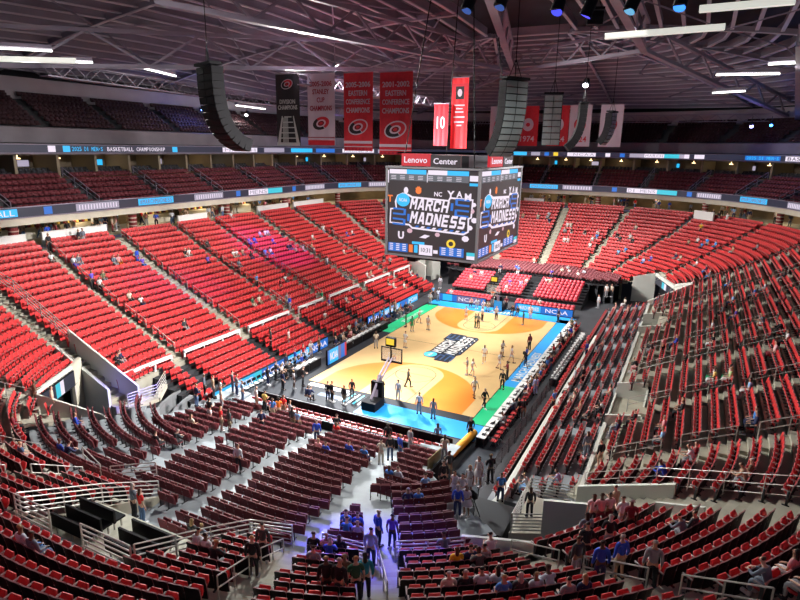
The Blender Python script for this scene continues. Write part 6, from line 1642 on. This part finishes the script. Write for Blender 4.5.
def person(x, y, z, rz, pose, topc, botc, label, group=None, hairi=None, sk=None, longh=False, far=False):
    P = FIG[pose]; r = empty('person', (x, y, z), rz)
    if not far: tag(r, label, 'person', group)
    sk = SKINS[rp_.choice([0, 0, 0, 1, 1, 2, 3])] if sk is None else sk; hi = rp_.choice([0, 0, 1, 1, 1, 2, 3]) if hairi is None else hairi
    r.scale = [rp_.uniform(.96, 1.04)]*3
    if far: bpy.data.objects.remove(r)
    def part(nm, key, ms):
        if far: FARBITS.append((P[key], (x, y, z, rz), ms)); return
        o = bpy.data.objects.new(nm, P[key]); COL.objects.link(o); o.parent = r; wear(o, ms); return o
    body = part('body', 'body', [sk])
    long_sleeve = topc in ('black', 'navy', 'charcoal', 'slate', 'royal', 'grey', 'periwinkle', 'teal', 'wine', 'pale') and botc != 'white'
    part('shirt', 'long' if long_sleeve else 'short', [CLOTH[topc]])
    if botc == 'skirt': part('skirt', 'skirt', [CLOTH['white']])
    else: part('shorts' if (botc in ('khaki', 'white', 'green') and pose != 't') or (topc == botc == 'white') else 'trousers', 'shorts' if (botc in ('khaki', 'white', 'green') and pose != 't') or (topc == botc == 'white') else 'trousers', [CLOTH[botc]])
    part('hair', 'longhair' if (longh or botc == 'skirt' or rp_.random() < .25) else 'hair', [HAIRS[hi]])
    part('shoes', 'shoes', [CLOTH[rp_.choice(['white', 'black', 'grey'])]]); part('face', 'face', [M_eye, sk])
    return r
VERB = dict(s='standing', b='standing with bent arms', w='walking', t='sitting', l='sitting and leaning forward')
from collections import Counter, defaultdict
used = defaultdict(list)
allp = []
for zone, lst in FOLK.items():
    for q in lst: allp.append((zone, q))
base = Counter()
def desc(q): return '%s top' % CNAME.get(q[4], q[4])
def bdesc(q): return 'white skirt' if q[5] == 'skirt' else '%s legs' % CNAME.get(q[5], q[5])
cnt1 = Counter((z, q[4], q[3] in 'tl') for z, q in allp); cnt2 = Counter((z, q[4], q[5], q[3] in 'tl') for z, q in allp)
seen = Counter()
FAR = {id(q) for z, q in sorted(allp, key=lambda p: -(Vector(p[1][:3])-CAM).length)[:172]}
FARBITS = []
for zone, q in allp:
    x, y, z, pose, tc, bc, snapped, rz = q
    act = 'sitting' if pose in 'tl' else ('walking' if pose == 'w' else 'standing')
    k1 = (zone, tc, pose in 'tl'); k2 = (zone, tc, bc, pose in 'tl')
    who = 'person in a %s' % desc(q)
    if cnt2[k2] > 1 or cnt1[k1] > 1: who += ', %s,' % bdesc(q)
    lab = '%s %s %s' % (who, act, zone)
    if cnt2[k2] > 1:
        seen[k2] += 1
        # order along the screen left to right
        mates = sorted([p for p in allp if p[0] == zone and p[1][4] == tc and p[1][5] == bc and ((p[1][3] in 'tl') == (pose in 'tl'))], key=lambda p: (Vector((p[1][0], p[1][1], p[1][2]))-CAM).dot(_R)/(Vector((p[1][0], p[1][1], p[1][2]))-CAM).dot(_d))
        k = [id(p[1]) for p in mates].index(id(q)); lab = '%s %s, %s from left' % (who.replace('person in a ', 'person, ').rstrip(','), zone, ordinal(k))
    if rz is None:
        if zone == 'on the court': rz = rp_.uniform(0, 2*PI)
        elif pose in 'tl' and zone.startswith('below the far'): rz = PI/2
        elif 'barrier' in zone or 'blue light' in zone: rz = -PI/2+rp_.uniform(-.7, .7)
        elif 'cheer squad' in zone: rz = PI/2+rp_.uniform(-.5, .5)
        else: rz = math.atan2(-y*1.2, -x)-PI/2+rp_.uniform(-.4, .4)
    person(x, y, z, rz, pose, tc, bc, lab, far=(id(q) in FAR))
# rows of seated press and bench staff along both sidelines
cols = ['black', 'white', 'navy', 'grey', 'charcoal', 'cream', 'slate', 'scarlet', 'tan', 'pale', 'blue', 'wine', 'brown', 'royal', 'pink', 'olive', 'sky']
bots = ['black', 'grey', 'navy', 'khaki', 'charcoal', 'denim', 'slate', 'tan', 'wine']
for i, (x, y) in enumerate(RCH):
    if i < 12 and i % 4 or i % 3 == 0: continue
    person(x, y+.02, .0, 0+rp_.uniform(-.2, .2), 't' if i % 2 else 'l', cols[(i*5) % 17], bots[(i*7) % 9], 'person in a %s top, %s legs, at the %s courtside press seat' % (CNAME.get(cols[(i*5) % 17], cols[(i*5) % 17]), CNAME.get(bots[(i*7) % 9], bots[(i*7) % 9]), ordinal(i)))
for i, (x, y) in enumerate(LCH):
    if i % 5 == 2: continue
    person(x, y, 0, PI+rp_.uniform(-.3, .3), 'l' if i % 2 else 't', cols[(i*3+1) % 17], bots[(i*4) % 9], 'person in a %s top, %s legs, at the %s left bench seat' % (CNAME.get(cols[(i*3+1) % 17], cols[(i*3+1) % 17]), CNAME.get(bots[(i*4) % 9], bots[(i*4) % 9]), ordinal(i)))
for i in range(17):
    x = -13.5+1.35*i; y = 10.75+rp_.uniform(-.15, .1)
    if i % 6 == 5: continue
    tc, bc = cols[(i*11+2) % 17], bots[(i*2+1) % 9]
    person(x, y, 0, PI+rp_.uniform(-.9, .9), 'sb'[i % 2], tc, bc, 'person in a %s top, %s legs, standing %s behind the left bench' % (CNAME.get(tc, tc), CNAME.get(bc, bc), ordinal(i)))

# visitors on the concourse behind the left and far stands
for i in range(120):
    d = rp_.uniform(21.5, 25.5)
    if i < 70: x, y = rp_.uniform(-28, 26), 13+d
    elif i < 100: x, y = 30.5+d, rp_.uniform(-12, 12)
    else:
        a = rp_.uniform(-1.3, -.15); x, y = 22+math.cos(a)*(8.5+d), -4.5+math.sin(a)*(8.5+d)
    person(x, y, 10.45, rp_.uniform(0, 6.28), rp_.choice('sbw'), rp_.choice(cols), rp_.choice(bots), '', far=True)
for i, (x, w_) in enumerate([(-27.5, 3.2), (-19.0, 4.2), (-13.0, 4.5), (-2.5, 3.5), (3.5, 4.0), (12, 4)]):
    e = empty('kiosk', (x, 38.2, 10.45)); tag(e, 'lit merchandise kiosk on the concourse behind the left bank, %s from the left edge' % ordinal(i), 'kiosk')
    m = MB(); m.box((0, 0, .5), (w_, .8, 1.0)); m.box((0, .5, 1.2), (w_, .1, 1.6)); m.build('counter', [M_cream], e)
    m = MB()
    for k in range(3):
        for j in range(int(w_/.35)): m.box((-w_/2+.25+.35*j, .35-.12*k, .75+.42*k), (.26, .2, .22), rp_.uniform(-.3, .3), mi=(j+k) % 3)
    m.build('stock', [CLOTH['wine'], CLOTH['yellow'], CLOTH['black']], e)
    m = MB(); m.box((0, .42, 1.85), (w_*.9, .12, .12)); m.build('light_strip', [M_warm], e)
# the farthest spectators, a few pixels each, in one mesh
mats_ = []; co = []; lv = []; tot = []; mi = []; vo = 0
cache = {}
for me, (x, y, z, rz), ms in FARBITS:
    if me.name not in cache:
        a = np.zeros(len(me.vertices)*3, np.float32); me.vertices.foreach_get('co', a)
        b = np.zeros(len(me.loops), np.int32); me.loops.foreach_get('vertex_index', b)
        c_ = np.zeros(len(me.polygons), np.int32); me.polygons.foreach_get('loop_total', c_)
        d_ = np.zeros(len(me.polygons), np.int32); me.polygons.foreach_get('material_index', d_); cache[me.name] = (a.reshape(-1, 3), b, c_, d_)
    a, b, c_, d_ = cache[me.name]; idx = []
    for m_ in ms:
        if m_ not in mats_: mats_.append(m_)
        idx.append(mats_.index(m_))
    idx = np.array(idx+[idx[-1]], np.int32); cs, sn = math.cos(rz), math.sin(rz)
    co.append(np.stack([a[:, 0]*cs-a[:, 1]*sn+x, a[:, 0]*sn+a[:, 1]*cs+y, a[:, 2]+z], -1)); lv.append(b+vo); tot.append(c_); mi.append(idx[np.minimum(d_, len(idx)-1)]); vo += len(a)
co = np.concatenate(co).astype(np.float32); lv = np.concatenate(lv); tot = np.concatenate(tot); mi = np.concatenate(mi)
me = bpy.data.meshes.new('distant_people'); me.vertices.add(len(co)); me.vertices.foreach_set('co', co.ravel()); me.loops.add(len(lv)); me.loops.foreach_set('vertex_index', lv)
me.polygons.add(len(tot)); me.polygons.foreach_set('loop_start', np.concatenate([[0], np.cumsum(tot)[:-1]]).astype(np.int32)); me.polygons.foreach_set('material_index', mi); me.update(calc_edges=True)
for m_ in mats_: me.materials.append(m_)
o = bpy.data.objects.new('distant_people', me); COL.objects.link(o); tag(o, 'the most distant scattered spectators in the far half of the bowl', 'people', kind='stuff')
print('far verts', len(co))
